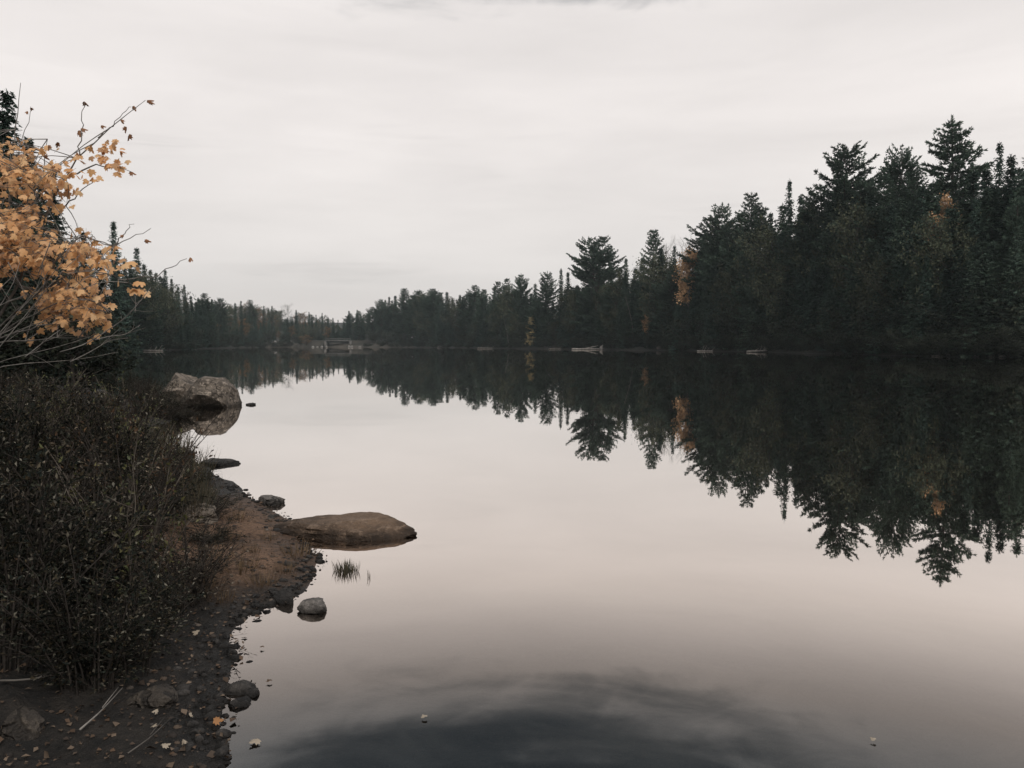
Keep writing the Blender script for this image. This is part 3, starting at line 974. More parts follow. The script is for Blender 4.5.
# ---------------------------------------------------------------- rocks
def ico(sub):
    bm = bmesh.new()
    bmesh.ops.create_icosphere(bm, subdivisions=sub, radius=1.0)
    v = np.array([x.co[:] for x in bm.verts]); f = np.array([[q.index for q in p.verts] for p in bm.faces])
    bm.free()
    return v, f


ICO = {k: ico(k) for k in (2, 3, 4, 5)}


def rock_mesh(name, dims, seed, mat, facets=7, cut=(0.62, 0.9), rough=0.22, sub=5, planes=None, warp=None, boxy=0.85, clip=0.88):
    rng = np.random.default_rng(seed)
    v, f = ICO[sub]
    v = np.sign(v) * np.abs(v) ** boxy
    r = 1 + rough * fbm(v * 1.3 + seed * 3.1, seed, 3) + rough * 0.28 * fbm(v * 5 + seed, seed + 9, 4)
    v = v * r[:, None]
    pl = planes or []
    for q in range(facets):
        n = rng.normal(0, 1, 3); n[2] = abs(n[2]) * 0.8
        n /= np.linalg.norm(n)
        pl = pl + [(n, rng.uniform(*cut))]
    for n, tt in pl:
        n = np.asarray(n, float) / np.linalg.norm(n)
        d = v @ n
        v = v - np.where(d > tt, (d - tt) * clip, 0)[:, None] * n
    if warp is not None:
        v = warp(v)
    nv = v / (np.linalg.norm(v, axis=1)[:, None] + 1e-9)
    v = v + nv * (0.045 * fbm(v * 3.1 + seed, seed + 20, 3) + 0.02 * fbm(v * 11 + seed, seed + 30, 3))[:, None]
    v = v * (np.asarray(dims) / 2)
    mb = MB(); mb.add(v, f)
    me = mb.mesh(name, mat, True)
    me.set_sharp_from_angle(angle=radians(28))
    return me


def rock(name, x, y, z, dims, seed, mat, label, group=None, rz=0.0, **kw):
    o = bpy.data.objects.new(name, rock_mesh(name, dims, seed, M[mat], **kw))
    COL.objects.link(o)
    o.location = (x, y, z); o.rotation_euler = (0, 0, rz)
    return tag(o, label, 'rock', group)


GR = 'rocks along the near shore'
p = P(213.5, 408, 20.0)
rock('boulder', p[0], 20.0, 0.06, (1.22, 1.6, 1.36), 21, 'rock', 'large brown boulder block standing in the water, dark and undercut below', GR, boxy=.5, clip=1.0,
     planes=[((0.10, 0.05, 1), 0.93), ((0.55, -.1, 0.75), .98), ((0.1, -1, 1.0), 0.92), ((-.1, -1, -0.75), 0.50), ((-.6, -1, .2), .95), ((.7, -1, .3), 1.0), ((1, -.2, .25), .92)], facets=14, cut=(.92, 1.15), rough=.12)
p = P(180, 408, 20.5)
rock('boulder', p[0], 20.6, 0.06, (1.02, 1.5, 1.66), 34, 'rock', 'peaked brown boulder leaning on the undercut block, its ridge sloping right', GR, boxy=.6, clip=1.0,
     planes=[((0.30, -0.05, 1), 0.72), ((-0.95, -0.1, 0.6), 0.72), ((-.1, -1, 1.2), 0.70), ((0.1, -1, -.6), 0.38), ((.5, -1, .3), .8)], facets=14, cut=(.85, 1.1), rough=.15)
p = P(166, 417, 17.5)
rock('rock', p[0], 17.5, 0.02, (0.55, 0.5, 0.22), 8, 'rock', 'small flat pale-topped stone among shrubs in front of the boulders', GR)
a = on_water(251, 405)
rock('rock', a[0], a[1], 0.0, (0.24, 0.2, 0.14), 3, 'rock_dark', 'tiny dark stone alone in the water right of the big boulder', GR)
a = on_water(217, 465)
rock('rock', a[0], a[1] + .1, 0.02, (0.52, 0.40, 0.13), 12, 'rock_dark', 'dark wedge-shaped flat rock pointing into the water beside the grass', GR, facets=5,
     planes=[((0.28, -0.1, 1), 0.45), ((1, -.5, .2), .8)])
a = on_water(271, 503)
rock('rock', a[0], a[1], 0.02, (0.26, 0.22, 0.12), 15, 'rock_grey', 'small grey stone at the water edge between the wedge and the long slab', GR, planes=[((0, -.2, 1), 0.7)])
a = on_water(350, 536)


def slab_warp(v):
    x = v[:, 0]
    k = np.interp(x, [-1.1, -0.6, -0.2, 0.25, 0.6, 1.1], [0.55, 0.75, 0.86, 1.10, 0.98, 0.42])
    out_ = v.copy()
    out_[:, 1] *= k; out_[:, 2] *= k
    out_[:, 2] += 0.10 * (x < -0.3) * (-0.3 - x)
    return out_


rock('flat_rock', a[0] - .02, a[1] + 0.12, 0.005, (1.19, 0.62, 0.285), 44, 'slab', 'long low brown slab of rock reaching from the shore into the lake', GR, rz=-0.06,
     facets=3, planes=[((0.02, -.06, 1), 0.80), ((.3, -1, .5), .85)], rough=0.15, cut=(.7, .9), warp=slab_warp)
a = on_water(312, 612)
rock('rock', a[0], a[1] + 0.03, 0.02, (0.165, 0.15, 0.085), 18, 'rock_grey', 'rounded grey stone alone in the shallows in front of the long slab', GR, facets=2, rough=.12)
a = on_water(283, 603)
rock('rock', a[0], a[1] + .03, 0.02, (0.13, 0.11, 0.10), 23, 'rock_dark', 'dark upright wedge stone at the water edge next to the rounded stone', GR)
for q, (px, py, sz_, sd, lab) in enumerate([(240, 690, .14, 31, 'dark wet stone touching the muddy shore near the lower edge'), (252, 694, .08, 32, 'upper of two small dark stones in the shallow water'),
                                   (241, 704, .10, 33, 'lower of two small dark stones in the shallow water')]):
    a = on_water(px, py)
    rock('rock', a[0], a[1], 0.005, (sz_, sz_ * .8, sz_ * .5), sd, 'rock_dark', lab, GR, sub=4)


def on_ground(px, py):
    """where the view ray through (px, py) meets the ground"""
    lo, hi = None, None
    Ds = np.concatenate([np.linspace(1.2, 14, 260), np.linspace(14, 60, 120)])
    pts = np.array([P(px, py, D) for D in Ds])
    dz = pts[:, 2] - np.maximum(ground_z(pts[:, :2]), 0)
    i = int(np.argmax(dz < 0))
    if dz[i] >= 0:
        i = len(Ds) - 1
    return pts[i][0], pts[i][1], float(max(ground_z([pts[i][:2]])[0], 0))


for px, py, dims, sd, mt, lab in [(193, 518, (.42, .34, .16), 51, 'rock', 'brown slab half sunk in the dirt under the grass tuft'),
                                  (13, 742, (.17, .18, .12), 52, 'mud_rock', 'brownish stone in the lower left corner'),
                                  (150, 712, (.22, .17, .08), 53, 'mud_rock', 'low brown stone half buried in mud right of the corner stone'),
                                  (207, 494, (.16, .12, .06), 54, 'rock', 'small pinkish flat stone on the dirt below the grass tuft')]:
    x, y, z = on_ground(px, py)
    rock('rock', x, y + 0.05, z + 0.01, dims, sd, mt, lab, GR)

# pebbles and small wet stones on the shoreline
pb = MB()
rng = np.random.default_rng(77)
v2, f2 = ICO[2]
segs = [on_water(*p_) for p_ in near_px[:19]]
for q in range(900):
    u = rng.random() * (len(segs) - 1)
    i0 = int(u); fr = u - i0
    c0 = np.array(segs[i0]) * (1 - fr) + np.array(segs[i0 + 1]) * fr
    c0 = c0 + rng.normal(0, 0.11, 2) + np.array((-0.05, 0))
    s_ = 0.008 + 0.028 * rng.random() ** 3
    if lake_dist([c0])[0] < (-0.07 if rng.random() < .25 else -0.015):
        continue
    zz = max(gz(*c0), -0.012)
    vv = v2 * (1 + 0.25 * vnoise(v2 * 1.7 + q * 3.3, q))[:, None] * s_ * np.array((1, rng.uniform(.6, 1), rng.uniform(.4, .7)))
    th = rng.uniform(0, 6.3)
    vv = np.stack([vv[:, 0] * cos(th) - vv[:, 1] * sin(th), vv[:, 0] * sin(th) + vv[:, 1] * cos(th), vv[:, 2]], -1)
    pb.add(vv + (c0[0], c0[1], zz), f2)
tag(pb.build('shore_pebbles', M['rock_dark'], smooth=True), 'dark wet pebbles scattered along the near waterline', 'pebbles', kind='stuff')

# gravel over the dirt patch and the muddy strip
gvl = MB()
n = 2600
gy_ = 1.8 + 8.2 * rng.random(n); gx_ = -0.28 * gy_ - .15 + rng.normal(0, .55, n)
ok = lake_dist(np.stack([gx_, gy_], -1)) > 0.02
gx_, gy_ = gx_[ok], gy_[ok]
gzz = ground_z(np.stack([gx_, gy_], -1))
v1, f1 = v2, f2
for x_, y_, z_ in zip(gx_, gy_, gzz):
    s_ = 0.003 + 0.015 * rng.random() ** 4
    vv = v1 * (1 + 0.25 * rng.normal(0, .5, (len(v1), 1))) * s_ * np.array((1, rng.uniform(.6, 1), rng.uniform(.4, .8)))
    gvl.add(vv + (x_, y_, z_), f1)
M['gravel'] = leaf_mat('mixed_gravel', [(.02, .018, .017), (.055, .042, .034), (.09, .066, .050), (.035, .031, .028), (.13, .105, .088)], 0, .85, .2)
tag(gvl.build('gravel', M['gravel']), 'brown gravel strewn over the near dirt and mud', 'gravel', kind='stuff')

# leaf litter
MAPLE_HALF = [(0.0, 0.0), (0.16, -0.04), (0.40, -0.06), (0.36, 0.10), (0.66, 0.26), (0.46, 0.36), (0.60, 0.62), (0.30, 0.54), (0.20, 0.66), (0.24, 0.80), (0.0, 1.05)]
mo = [(x, y) for x, y in MAPLE_HALF] + [(-x, y) for x, y in MAPLE_HALF[-2:0:-1]]
MAPLE_V = np.array([(x, y, -0.28 * abs(x) - 0.10 * (y - 0.4) ** 2) for x, y in mo] + [(0, 0.38, 0.03)])
MAPLE_F = np.array([(len(mo), q, (q + 1) % len(mo)) for q in range(len(mo))])
MAPLE_CURL = MAPLE_V.copy(); MAPLE_CURL[:, 2] = -0.9 * np.abs(MAPLE_V[:, 0]) - 0.35 * (MAPLE_V[:, 1] - .3) ** 2; MAPLE_CURL[:, 0] *= 0.62

lt = MB()
n = 9500
yy = 1.5 + 9.0 * rng.random(n) ** 1.3
xx = rng.uniform(-1, 1, n)
xx = -0.25 * yy - 1.0 + xx * (1.2 + 0.1 * yy)
dd = lake_dist(np.stack([xx, yy], -1))
ok = dd > -0.03
xx, yy = xx[ok], yy[ok]
zz = np.maximum(ground_z(np.stack([xx, yy], -1)), 0.0) + rng.uniform(0.003, 0.014, len(xx))
n = len(xx)
l = rng.uniform(0.008, 0.036, n) * np.where(rng.random(n) < .12, 1.3, 0.8)
lt.scatter(LEAF_V, LEAF_F, None, np.stack([xx, yy, zz], -1), np.stack([*rng.normal(0, 1, (2, n)), rng.normal(0, .25, n)], -1),
           rng.normal(0, 0.35, (n, 3)) + (0, 0, 1), np.stack([l * .7, l, l], -1))
tag(lt.build('leaf_litter', M['litter']), 'brown dead leaves and bark bits littering the near shore', 'leaf litter', kind='stuff')


def fallen(px, py, size, mat, label, seed, floating=False, tmpl=None):
    r_ = np.random.default_rng(seed)
    if floating:
        a_ = on_water(px, py); x, y, z = a_[0], a_[1], 0.004
    else:
        x, y, z = on_ground(px, py); z += 0.03
    mb = MB()
    tv = MAPLE_V if tmpl is None else tmpl
    yd_ = np.array([[*r_.normal(0, 1, 2), 0.0 if floating else r_.uniform(-.2, .4)]])
    nn = np.array([[r_.normal(0, .12 if floating else .4), r_.normal(-.2, .1 if floating else .3), 1]])
    mb.scatter(tv - np.array((0, .4, 0)), MAPLE_F, None, [[0, 0, 0.01]], yd_, nn, size * 0.8)
    o = mb.build('fallen_leaf' if not floating else 'floating_leaf', M[mat])
    o.location = (x, y, z)
    return tag(o, label, 'leaf', 'fallen leaves on the near shore' if not floating else 'leaves floating on the lake')


for q, (px, py, sz_, mt, lab) in enumerate([
        (196, 640, .042, 'litter_pale', 'bright pale fallen leaf alone on dark mud, uppermost of the pale leaves'),
        (156, 724, .036, 'litter_pale', 'pale curled leaf just below the half-buried brown stone'),
        (154, 739, .030, 'litter_pale', 'small pinkish leaf under the curled leaf'),
        (184, 751, .036, 'litter_pale', 'narrow bright leaf lowest on the muddy shore'),
        (166, 759, .038, 'litter_pale', 'dull grey leaf at the lower edge left of the narrow bright leaf'),
        (190, 724, .040, 'litter_pale', 'broad beige leaf on mud near the waterline'),
        (218, 733, .046, 'litter_orange', 'orange brown leaf at the waterline next to the wet stones'),
        (232, 553, .034, 'litter_pale', 'pale leaf on the brown dirt left of the long slab')]):
    fallen(px, py, sz_, mt, lab, 100 + q, tmpl=MAPLE_CURL if q % 2 else MAPLE_V)
for q, (px, py, sz_, mt, lab) in enumerate([
        (424, 719, .030, 'litter_pale', 'pale leaf floating alone on the dark water near the lower edge'),
        (873, 742, .026, 'litter_pale', 'small leaf floating on dark water at the lower right'),
        (262, 649, .026, 'litter', 'dark leaf floating just off the muddy shore, upper one'),
        (269, 683, .030, 'litter', 'dark leaf floating just off the wet stones, lower one'),
        (255, 744, .050, 'litter_pale', 'large tan leaf floating in the shallows by the lower edge')]):
    fallen(px, py, sz_, mt, lab, 140 + q, True)

# ---------------------------------------------------------------- shrubs on the near bank
def make_shrub(seed, H=1.0, R=0.42, stems=26, leaves=4400, leaf=0.027, spread=1.0):
    rng = np.random.default_rng(seed)
    st, lf = MB(), MB()
    anchors, dirs = [], []
    for q in range(stems):
        a = rng.uniform(0, 2 * pi); r0 = rng.uniform(0, 0.12)
        h = H * rng.uniform(0.55, 1.05) if q else H
        out_ = R * rng.uniform(0.1, 1.0) * spread
        ts = np.linspace(0, 1, 6)
        base_ = np.array((cos(a) * r0, sin(a) * r0, -0.05))
        pth = base_ + np.array((cos(a), sin(a), 0)) * (out_ * ts ** 1.5)[:, None] + np.array((0, 0, 1.0)) * (h * ts * (1.0 - 0.12 * ts))[:, None] + rng.normal(0, 0.012, (6, 3)) * ts[:, None]
        st.tube(pth, 0.0055 * (1 - 0.75 * ts) + 0.0009, 4, False)
        for k in range(9):
            u = rng.uniform(0.08, 0.95)
            s0 = np.array([np.interp(u, ts, pth[:, c]) for c in range(3)])
            d = np.array((cos(a), sin(a), 0)) * rng.uniform(-0.2, 0.8) + rng.normal(0, 0.5, 3) + (0, 0, 0.7)
            d /= np.linalg.norm(d)
            L = rng.uniform(0.10, 0.28) * (1.15 - 0.5 * u)
            e = s0 + d * L
            st.tube([s0, (s0 + e) / 2 + rng.normal(0, .008, 3), e], [0.002, 0.0016, 0.0008], 3, False)
            for w_ in np.linspace(0.15, 1, 7):
                anchors.append(s0 + d * L * w_); dirs.append(d)
        for w_ in np.linspace(0.2, 1.0, 12):
            anchors.append(np.array([np.interp(w_, ts, pth[:, c]) for c in range(3)])); dirs.append(np.array((cos(a) * .3, sin(a) * .3, 1)))
    anchors = np.array(anchors); dirs = np.array(dirs)
    idx = rng.integers(0, len(anchors), leaves)
    p_ = anchors[idx] + rng.normal(0, 0.008, (leaves, 3))
    l_ = leaf * rng.uniform(0.55, 1.3, leaves)
    lf.scatter(LEAF_V, LEAF_F, None, p_, dirs[idx] * 0.8 + rng.normal(0, 0.75, (leaves, 3)), rng.normal(0, 0.6, (leaves, 3)) + (0, 0, 0.7), np.stack([l_ * 0.42, l_, l_], -1))
    return st.mesh('stems', M['bark_dark'], True), lf


SH = {}
for v in range(4):
    st_, lf_ = make_shrub(200 + v)
    SH['shrub', v] = (st_, lf_.mesh('leaves', M['shrub']))
for v in range(3):
    st_, lf_ = make_shrub(230 + v, stems=30, leaves=1700)
    SH['shrub_brown', v] = (st_, lf_.mesh('leaves', M['shrub_brown']))
for v in range(2):
    st_, lf_ = make_shrub(250 + v, stems=22, leaves=2400, leaf=0.036)
    SH['shrub_green', v] = (st_, lf_.mesh('leaves', M['shrub_green']))
for v in range(2):
    st_, lf_ = make_shrub(260 + v, stems=24, leaves=1100, leaf=0.026, spread=1.3)
    SH['shrub_rust', v] = (st_, lf_.mesh('leaves', M['shrub_rust']))
    st_, lf_ = make_shrub(280 + v, stems=20, leaves=120, leaf=0.022, spread=1.4)
    SH['twiggy', v] = (st_, lf_.mesh('leaves', M['shrub_rust']))
for v in range(2):
    st_, lf_ = make_shrub(270 + v, stems=15, leaves=520, leaf=0.034, spread=1.3)
    st_.materials[0] = M['bark_mid']
    SH['leggy', v] = (st_, lf_.mesh('leaves', M['shrub_green']))
NV = {'shrub': 4, 'shrub_brown': 3, 'shrub_green': 2, 'leggy': 2, 'shrub_rust': 2, 'twiggy': 2}
SHL = {'shrub_rust': 'rusty small-leaved shrub in the thicket on the near left bank', 'twiggy': 'nearly leafless brown twiggy shrub in the thicket on the near left bank',
       'leggy': 'sparse grey-stemmed shrub poking out of the thicket on the near left bank', 'shrub': 'low dark leafy shrub in the thicket on the near left bank', 'shrub_brown': 'brownish twiggy shrub in the thicket on the near left bank',
       'shrub_green': 'paler green shrub tufts at the top of the near thicket'}


def put_shrub(kind, x, y, h, wd=1.0, label=None, group=None):
    st_, lf_ = SH[kind, int(RNG.integers(0, NV[kind]))]
    o = thing('leafy_shrub', (x, y, gz(x, y) - 0.01), float(rnd(0, 6.28)), (wd, wd, h))
    part('stems', st_, o); part('leaves', lf_, o)
    return tag(o, label or SHL[kind], 'shrub', group or SHL[kind].split(' in ')[0] + 's of the near thicket')


RNG = np.random.default_rng(31)
TOPX = [-80, 0, 60, 100, 130, 150, 170, 190, 205]
TOPY = [352, 362, 366, 376, 392, 410, 432, 455, 490]
cnt = 0
for D0 in (3.25, 3.7, 4.15, 4.6, 5.1, 5.7, 6.4, 7.2, 8.2, 9.3, 10.6, 12.2, 14.2, 16.5):
    xm = np.interp(D0, [2.9, 3.5, 4.2, 5, 6, 7, 8.2, 9.5, 11, 12.5, 17], [60, 112, 174, 206, 216, 212, 198, 176, 152, 138, 140])
    px = xm - 6
    first = True
    while px > -70:
        D = D0 * float(rnd(0.95, 1.05))
        x = (px - 512) / F_PX * D
        z0 = gz(x, D)
        if lake_dist([(x, D)])[0] > 0.12:
            ty = np.interp(px, TOPX, TOPY) + float(rnd(-4, 26)) + (40 if first else 0)
            if D < 4.4:
                ty += (4.4 - D) * 95
            h = P(px, ty, D)[2] - z0
            h = float(np.clip(h * rnd(0.62, 1.12), 0.2, 1.35))
            pn = vnoise([[x * 1.1, D * .8, 0.3]], 12)[0] + float(rnd(-.35, .35))
            kind = 'shrub_rust' if pn < -.42 else 'shrub_brown' if pn < -.08 else 'shrub' if pn < .75 else 'twiggy'
            if 85 < px < 140 and 5.5 < D < 9 and RNG.random() < .6:
                kind = 'shrub_green'
            put_shrub(kind, x, D, h, float(np.clip(0.55 + 0.5 * h, 0.5, 1.25)))
            if RNG.random() < .36 and not first and D > 3.6:
                x2 = x + float(rnd(-.2, .2))
                put_shrub('leggy' if RNG.random() < .45 else 'twiggy', x2, D + .1, h * float(rnd(1.0, 1.4)), .9)
            cnt += 1
        first = False
        px -= float(rnd(0.34, 0.50)) * F_PX / D
print('shrubs', cnt)
for px, D, h in [(150, 17.6, .75), (141, 18.5, .8), (160, 17.4, .62), (168, 17.0, .58), (176, 16.8, .42), (182, 16.6, .30), (155, 16.4, .5), (146, 16.2, .6), (166, 16.2, .4), (137, 17.2, .8), (158, 18.6, .72), (128, 22, .9), (110, 24, 1.0), (150, 20.5, .85), (142, 21.5, .9)]:
    x = (px - 512) / F_PX * D
    put_shrub('shrub' if RNG.random() < .6 else 'shrub_brown', x, D, h, 0.95, 'small dark shrub growing in front of and beside the big boulders', 'shrubs by the big boulders')

# grass tufts
BL_V = [(-.5, 0, 0), (.5, 0, 0), (-.42, .35, 0.02), (.42, .35, 0.02), (-.28, .7, 0.09), (.28, .7, .09), (0, 1.0, 0.22)]
BL_F3 = [(4, 5, 6)]
BL_F4 = [(0, 1, 3, 2), (2, 3, 5, 4)]


def grass_mesh(seed, n=170, H=0.5, R=0.16, wdt=0.006, tilt=0.28):
    rng = np.random.default_rng(seed)
    mb = MB()
    a = rng.uniform(0, 2 * pi, n); r_ = R * np.sqrt(rng.random(n))
    pos_ = np.stack([r_ * np.cos(a), r_ * np.sin(a), np.full(n, -0.01)], -1)
    d = np.stack([np.cos(a) * tilt * r_ / R, np.sin(a) * tilt * r_ / R, np.ones(n)], -1) + rng.normal(0, 0.13, (n, 3)) * (1, 1, 0)
    l_ = H * rng.uniform(0.45, 1.05, n)
    nn = -np.stack([np.cos(a), np.sin(a), np.zeros(n)], -1) + rng.normal(0, 0.5, (n, 3))
    mb.scatter(BL_V, BL_F3, BL_F4, pos_, d, nn, np.stack([np.full(n, wdt), l_, l_], -1))
    return mb.mesh('sedge_tuft', M['sedge'])


GM = [grass_mesh(300 + q) for q in range(3)]
for q, (px, py, s_) in enumerate([(196, 482, .75), (186, 474, .85), (175, 462, 1.0), (165, 455, .95), (150, 448, 1.0), (203, 500, .55), (178, 500, .8), (190, 520, .7), (160, 480, .9), (140, 470, 1.0)]):
    x, y, z = on_ground(px, py)
    o = bpy.data.objects.new('sedge_tuft', GM[q % 3])
    COL.objects.link(o)
    o.location = (x, y, z); o.scale = (s_ * 1.3, s_ * 1.3, s_); o.rotation_euler = (0, 0, q)
    tag(o, 'dark sedge tuft on the near shore where the thicket meets the water', 'grass', 'sedge tufts at the thicket edge')
DG = [grass_mesh(320 + q, 70, .16, .10, .004, .6) for q in range(2)]
for me_ in DG:
    me_.name = 'dry_grass'
    me_.materials[0] = M['dry_grass']
for q, (px, py) in enumerate([(222, 505), (236, 520), (228, 540), (252, 552), (240, 572), (262, 585), (285, 572), (300, 556), (216, 560), (222, 600), (270, 540), (206, 590)]):
    x, y, z = on_ground(px, py)
    o = bpy.data.objects.new('grass_tuft', DG[q % 2])
    COL.objects.link(o)
    k_ = .5 + .5 * ((q * 37) % 10) / 10
    o.location = (x, y, z); o.scale = (k_ * 1.2, k_ * 1.2, k_); o.rotation_euler = (0, 0, q * 2.1)
    tag(o, 'thin tuft of dry brown grass on the rusty dirt of the near shore', 'grass tuft', 'dry grass tufts on the dirt', 'thing')
for px, py, n_, h_, lab in [(346, 571, 150, .085, 'dark tuft of water grass standing in the shallows by the long slab'), (369, 577, 5, .07, 'few thin grass blades standing in the water right of the dark tuft')]:
    a = on_water(px, py)
    o = bpy.data.objects.new('reed_tuft', grass_mesh(n_, n_, h_, .085 if n_ > 10 else .03, .0045, .3))
    COL.objects.link(o); o.location = (a[0], a[1], 0)
    tag(o, lab, 'grass')

# ---------------------------------------------------------------- orange maple sapling and bare branches
RNG = np.random.default_rng(71)
rng = np.random.default_rng(72)


def smooth_path(pts, n=14):
    pts = np.asarray(pts, float)
    d = np.concatenate([[0], np.cumsum(np.linalg.norm(np.diff(pts, axis=0), axis=1))])
    u = np.linspace(0, d[-1], n)
    q = np.stack([np.interp(u, d, pts[:, c]) for c in range(3)], -1)
    for _ in range(2):
        q[1:-1] = (q[:-2] + 2 * q[1:-1] + q[2:]) / 4
    return q


MD = 5.2
base_m = np.array((P(-30, 380, MD)[0], MD, gz(P(-30, 380, MD)[0], MD)))
root = thing('maple_sapling', base_m)
tag(root, 'young maple with bright orange leaves leaning over the near left bank', 'tree')
br, lv, lvb = MB(), MB(), MB()
main = {
    'a': [(-42, 520, 5.2), (-36, 420, 5.2), (-20, 345, 5.2), (20, 285, 5.15), (44, 215, 5.1), (58, 185, 5.05), (80, 156, 5.0), (100, 136, 5.0), (120, 120, 4.95), (147, 100, 4.9)],
    'b': [(80, 156, 5.0), (82, 128, 5.0), (83, 101, 5.0)],
    'c': [(98, 138, 5.0), (118, 118, 5.05), (132, 106, 5.1)],
    'd': [(58, 185, 5.05), (90, 165, 5.1), (118, 168, 5.1), (130, 172, 5.1)],
    'e': [(-36, 420, 5.2), (-10, 330, 5.4), (5, 230, 5.5), (14, 150, 5.5), (16, 105, 5.5), (21, 82, 5.5)],
    'f': [(5, 230, 5.5), (18, 160, 5.4), (24, 140, 5.4), (30, 110, 5.4)],
    'g': [(-20, 345, 5.2), (40, 290, 5.0), (85, 262, 4.9), (118, 280, 4.8), (150, 292, 4.8)],
    'h': [(-20, 345, 5.2), (25, 318, 5.0), (60, 300, 4.9), (90, 290, 4.9), (108, 312, 4.8)],
    'i': [(40, 290, 5.0), (70, 240, 4.9), (88, 235, 4.9), (112, 248, 4.9), (130, 238, 4.9), (150, 230, 4.9)],
    'j': [(112, 248, 4.9), (125, 232, 4.9), (133, 223, 4.9)],
    'k': [(118, 280, 4.8), (150, 278, 4.8), (170, 270, 4.8), (187, 257, 4.8)],
    'l': [(-20, 345, 5.2), (30, 340, 5.0), (62, 335, 4.9), (95, 338, 4.9)],
    'o': [(-20, 345, 5.2), (25, 330, 5.0), (60, 322, 4.9), (88, 322, 4.9), (110, 312, 4.85)],
    'm': [(44, 215, 5.1), (62, 208, 5.2), (82, 190, 5.2), (96, 178, 5.2)],
    'n': [(20, 285, 5.15), (30, 230, 5.3), (42, 170, 5.3), (48, 140, 5.3)],
}
paths = {}
for kx, pts in main.items():
    q = smooth_path([P(*p_) for p_ in pts], 22 if len(pts) > 5 else 12)
    q = q + rng.normal(0, 0.006, q.shape)
    q[0] = P(*pts[0])
    paths[kx] = q
    r0 = {'a': .016, 'e': .013}.get(kx, .0065)
    if kx in ('b', 'c', 'f', 'j', 'k'):
        r0 = .0038
    br.tube(q - base_m, np.linspace(r0, .0016, len(q)), 6)
stem = smooth_path([base_m + (0, 0, -.05), base_m + (-.02, 0, .3), P(-36, 420, 5.2), P(-28, 380, 5.2), P(-18, 342, 5.2)], 10)
br.tube(stem - base_m, np.linspace(.024, .016, 10), 7)

poly_main = [(-40, 140), (5, 132), (18, 142), (24, 168), (50, 172), (70, 205), (80, 232), (100, 246), (126, 262), (146, 284), (140, 296), (118, 302), (104, 292), (110, 318), (98, 316),
             (84, 328), (70, 346), (48, 350), (36, 336), (56, 316), (40, 300), (14, 262), (-40, 260)]


def inside(px, py, poly):
    c = False
    for (x1, y1), (x2, y2) in zip(poly, poly[1:] + poly[:1]):
        if (y1 > py) != (y2 > py) and px < x1 + (py - y1) * (x2 - x1) / (y2 - y1):
            c = not c
    return c


lp, ld, ln, ls = [], [], [], []


def add_leaf(p_, d_, s_):
    lp.append(p_); ld.append(d_); ln.append(np.array((rng.normal(0, .6), -0.55 + rng.normal(0, .55), 0.6 + rng.normal(0, .45)))); ls.append(s_)


allp = np.vstack([paths[k_] for k_ in 'aeghilmno'])
twigs = 0
while twigs < 290:
    px, py = rng.uniform(-40, 150), rng.uniform(130, 352)
    if not inside(px, py, poly_main):
        continue
    # a loose, clumped crown: leave gaps
    if vnoise([[px / 26, py / 22, 0.5]], 4)[0] < 0.03:
        continue
    D = 5.05 + rng.normal(0, 0.28)
    tip = P(px, py, D)
    j_ = int(np.argmin(np.linalg.norm(allp - tip - rng.normal(0, .12, 3), axis=1)))
    s0 = allp[j_]
    if np.linalg.norm(tip - s0) > 0.5:
        continue
    mid = (s0 + tip) / 2 + np.array((0, 0, 0.04)) + rng.normal(0, .015, 3)
    br.tube(smooth_path([s0, mid, tip], 6) - base_m, np.linspace(.0032, .0012, 6), 4, False)
    dirv = tip - s0
    dirv /= np.linalg.norm(dirv) + 1e-6
    for u in range(int(rng.integers(4, 8))):
        q = rng.uniform(0.35, 1.05)
        c0 = s0 * (1 - q) + tip * q + rng.normal(0, 0.03, 3)
        dl = dirv * 0.5 + np.array((rng.normal(0.15, .7), rng.normal(-.2, .4), rng.normal(-0.75, .4)))
        a0 = c0 + dl / np.linalg.norm(dl) * rng.uniform(.015, .05)
        br.tube([c0 - base_m, (c0 + a0) / 2 - base_m + (0, 0, .004), a0 - base_m], [.0011, .0009, .0008], 3, False)
        add_leaf(a0, dl, rng.uniform(.027, .050))
    twigs += 1
# leaves of the top sprays
for (px, py, D, n_) in [(96, 145, 5, 5), (104, 152, 5, 6), (112, 147, 5, 4), (100, 156, 5, 4), (108, 160, 5, 6), (118, 162, 5.1, 4), (116, 170, 5.1, 2), (125, 163, 5.1, 2), (80, 160, 5, 2), (80, 172, 5, 3), (88, 176, 5, 3),
                        (95, 176, 5, 2), (56, 172, 5, 4), (60, 180, 5, 4), (70, 187, 5.1, 4), (76, 190, 5.1, 3), (48, 176, 5, 5), (112, 142, 5, 2), (120, 150, 5, 2), (118, 255, 4.9, 3), (112, 246, 4.9, 3), (128, 262, 4.8, 4), (140, 284, 4.8, 5), (136, 290, 4.8, 4)]:
    for u in range(n_):
        add_leaf(P(px + rng.normal(0, 4), py + rng.normal(0, 3), D), np.array((rng.normal(0.3, .6), rng.normal(-.2, .4), rng.normal(-.7, .4))), rng.uniform(.030, .052))
lv.scatter(MAPLE_V, MAPLE_F, None, np.array(lp) - base_m, np.array(ld), np.array(ln), np.array(ls))
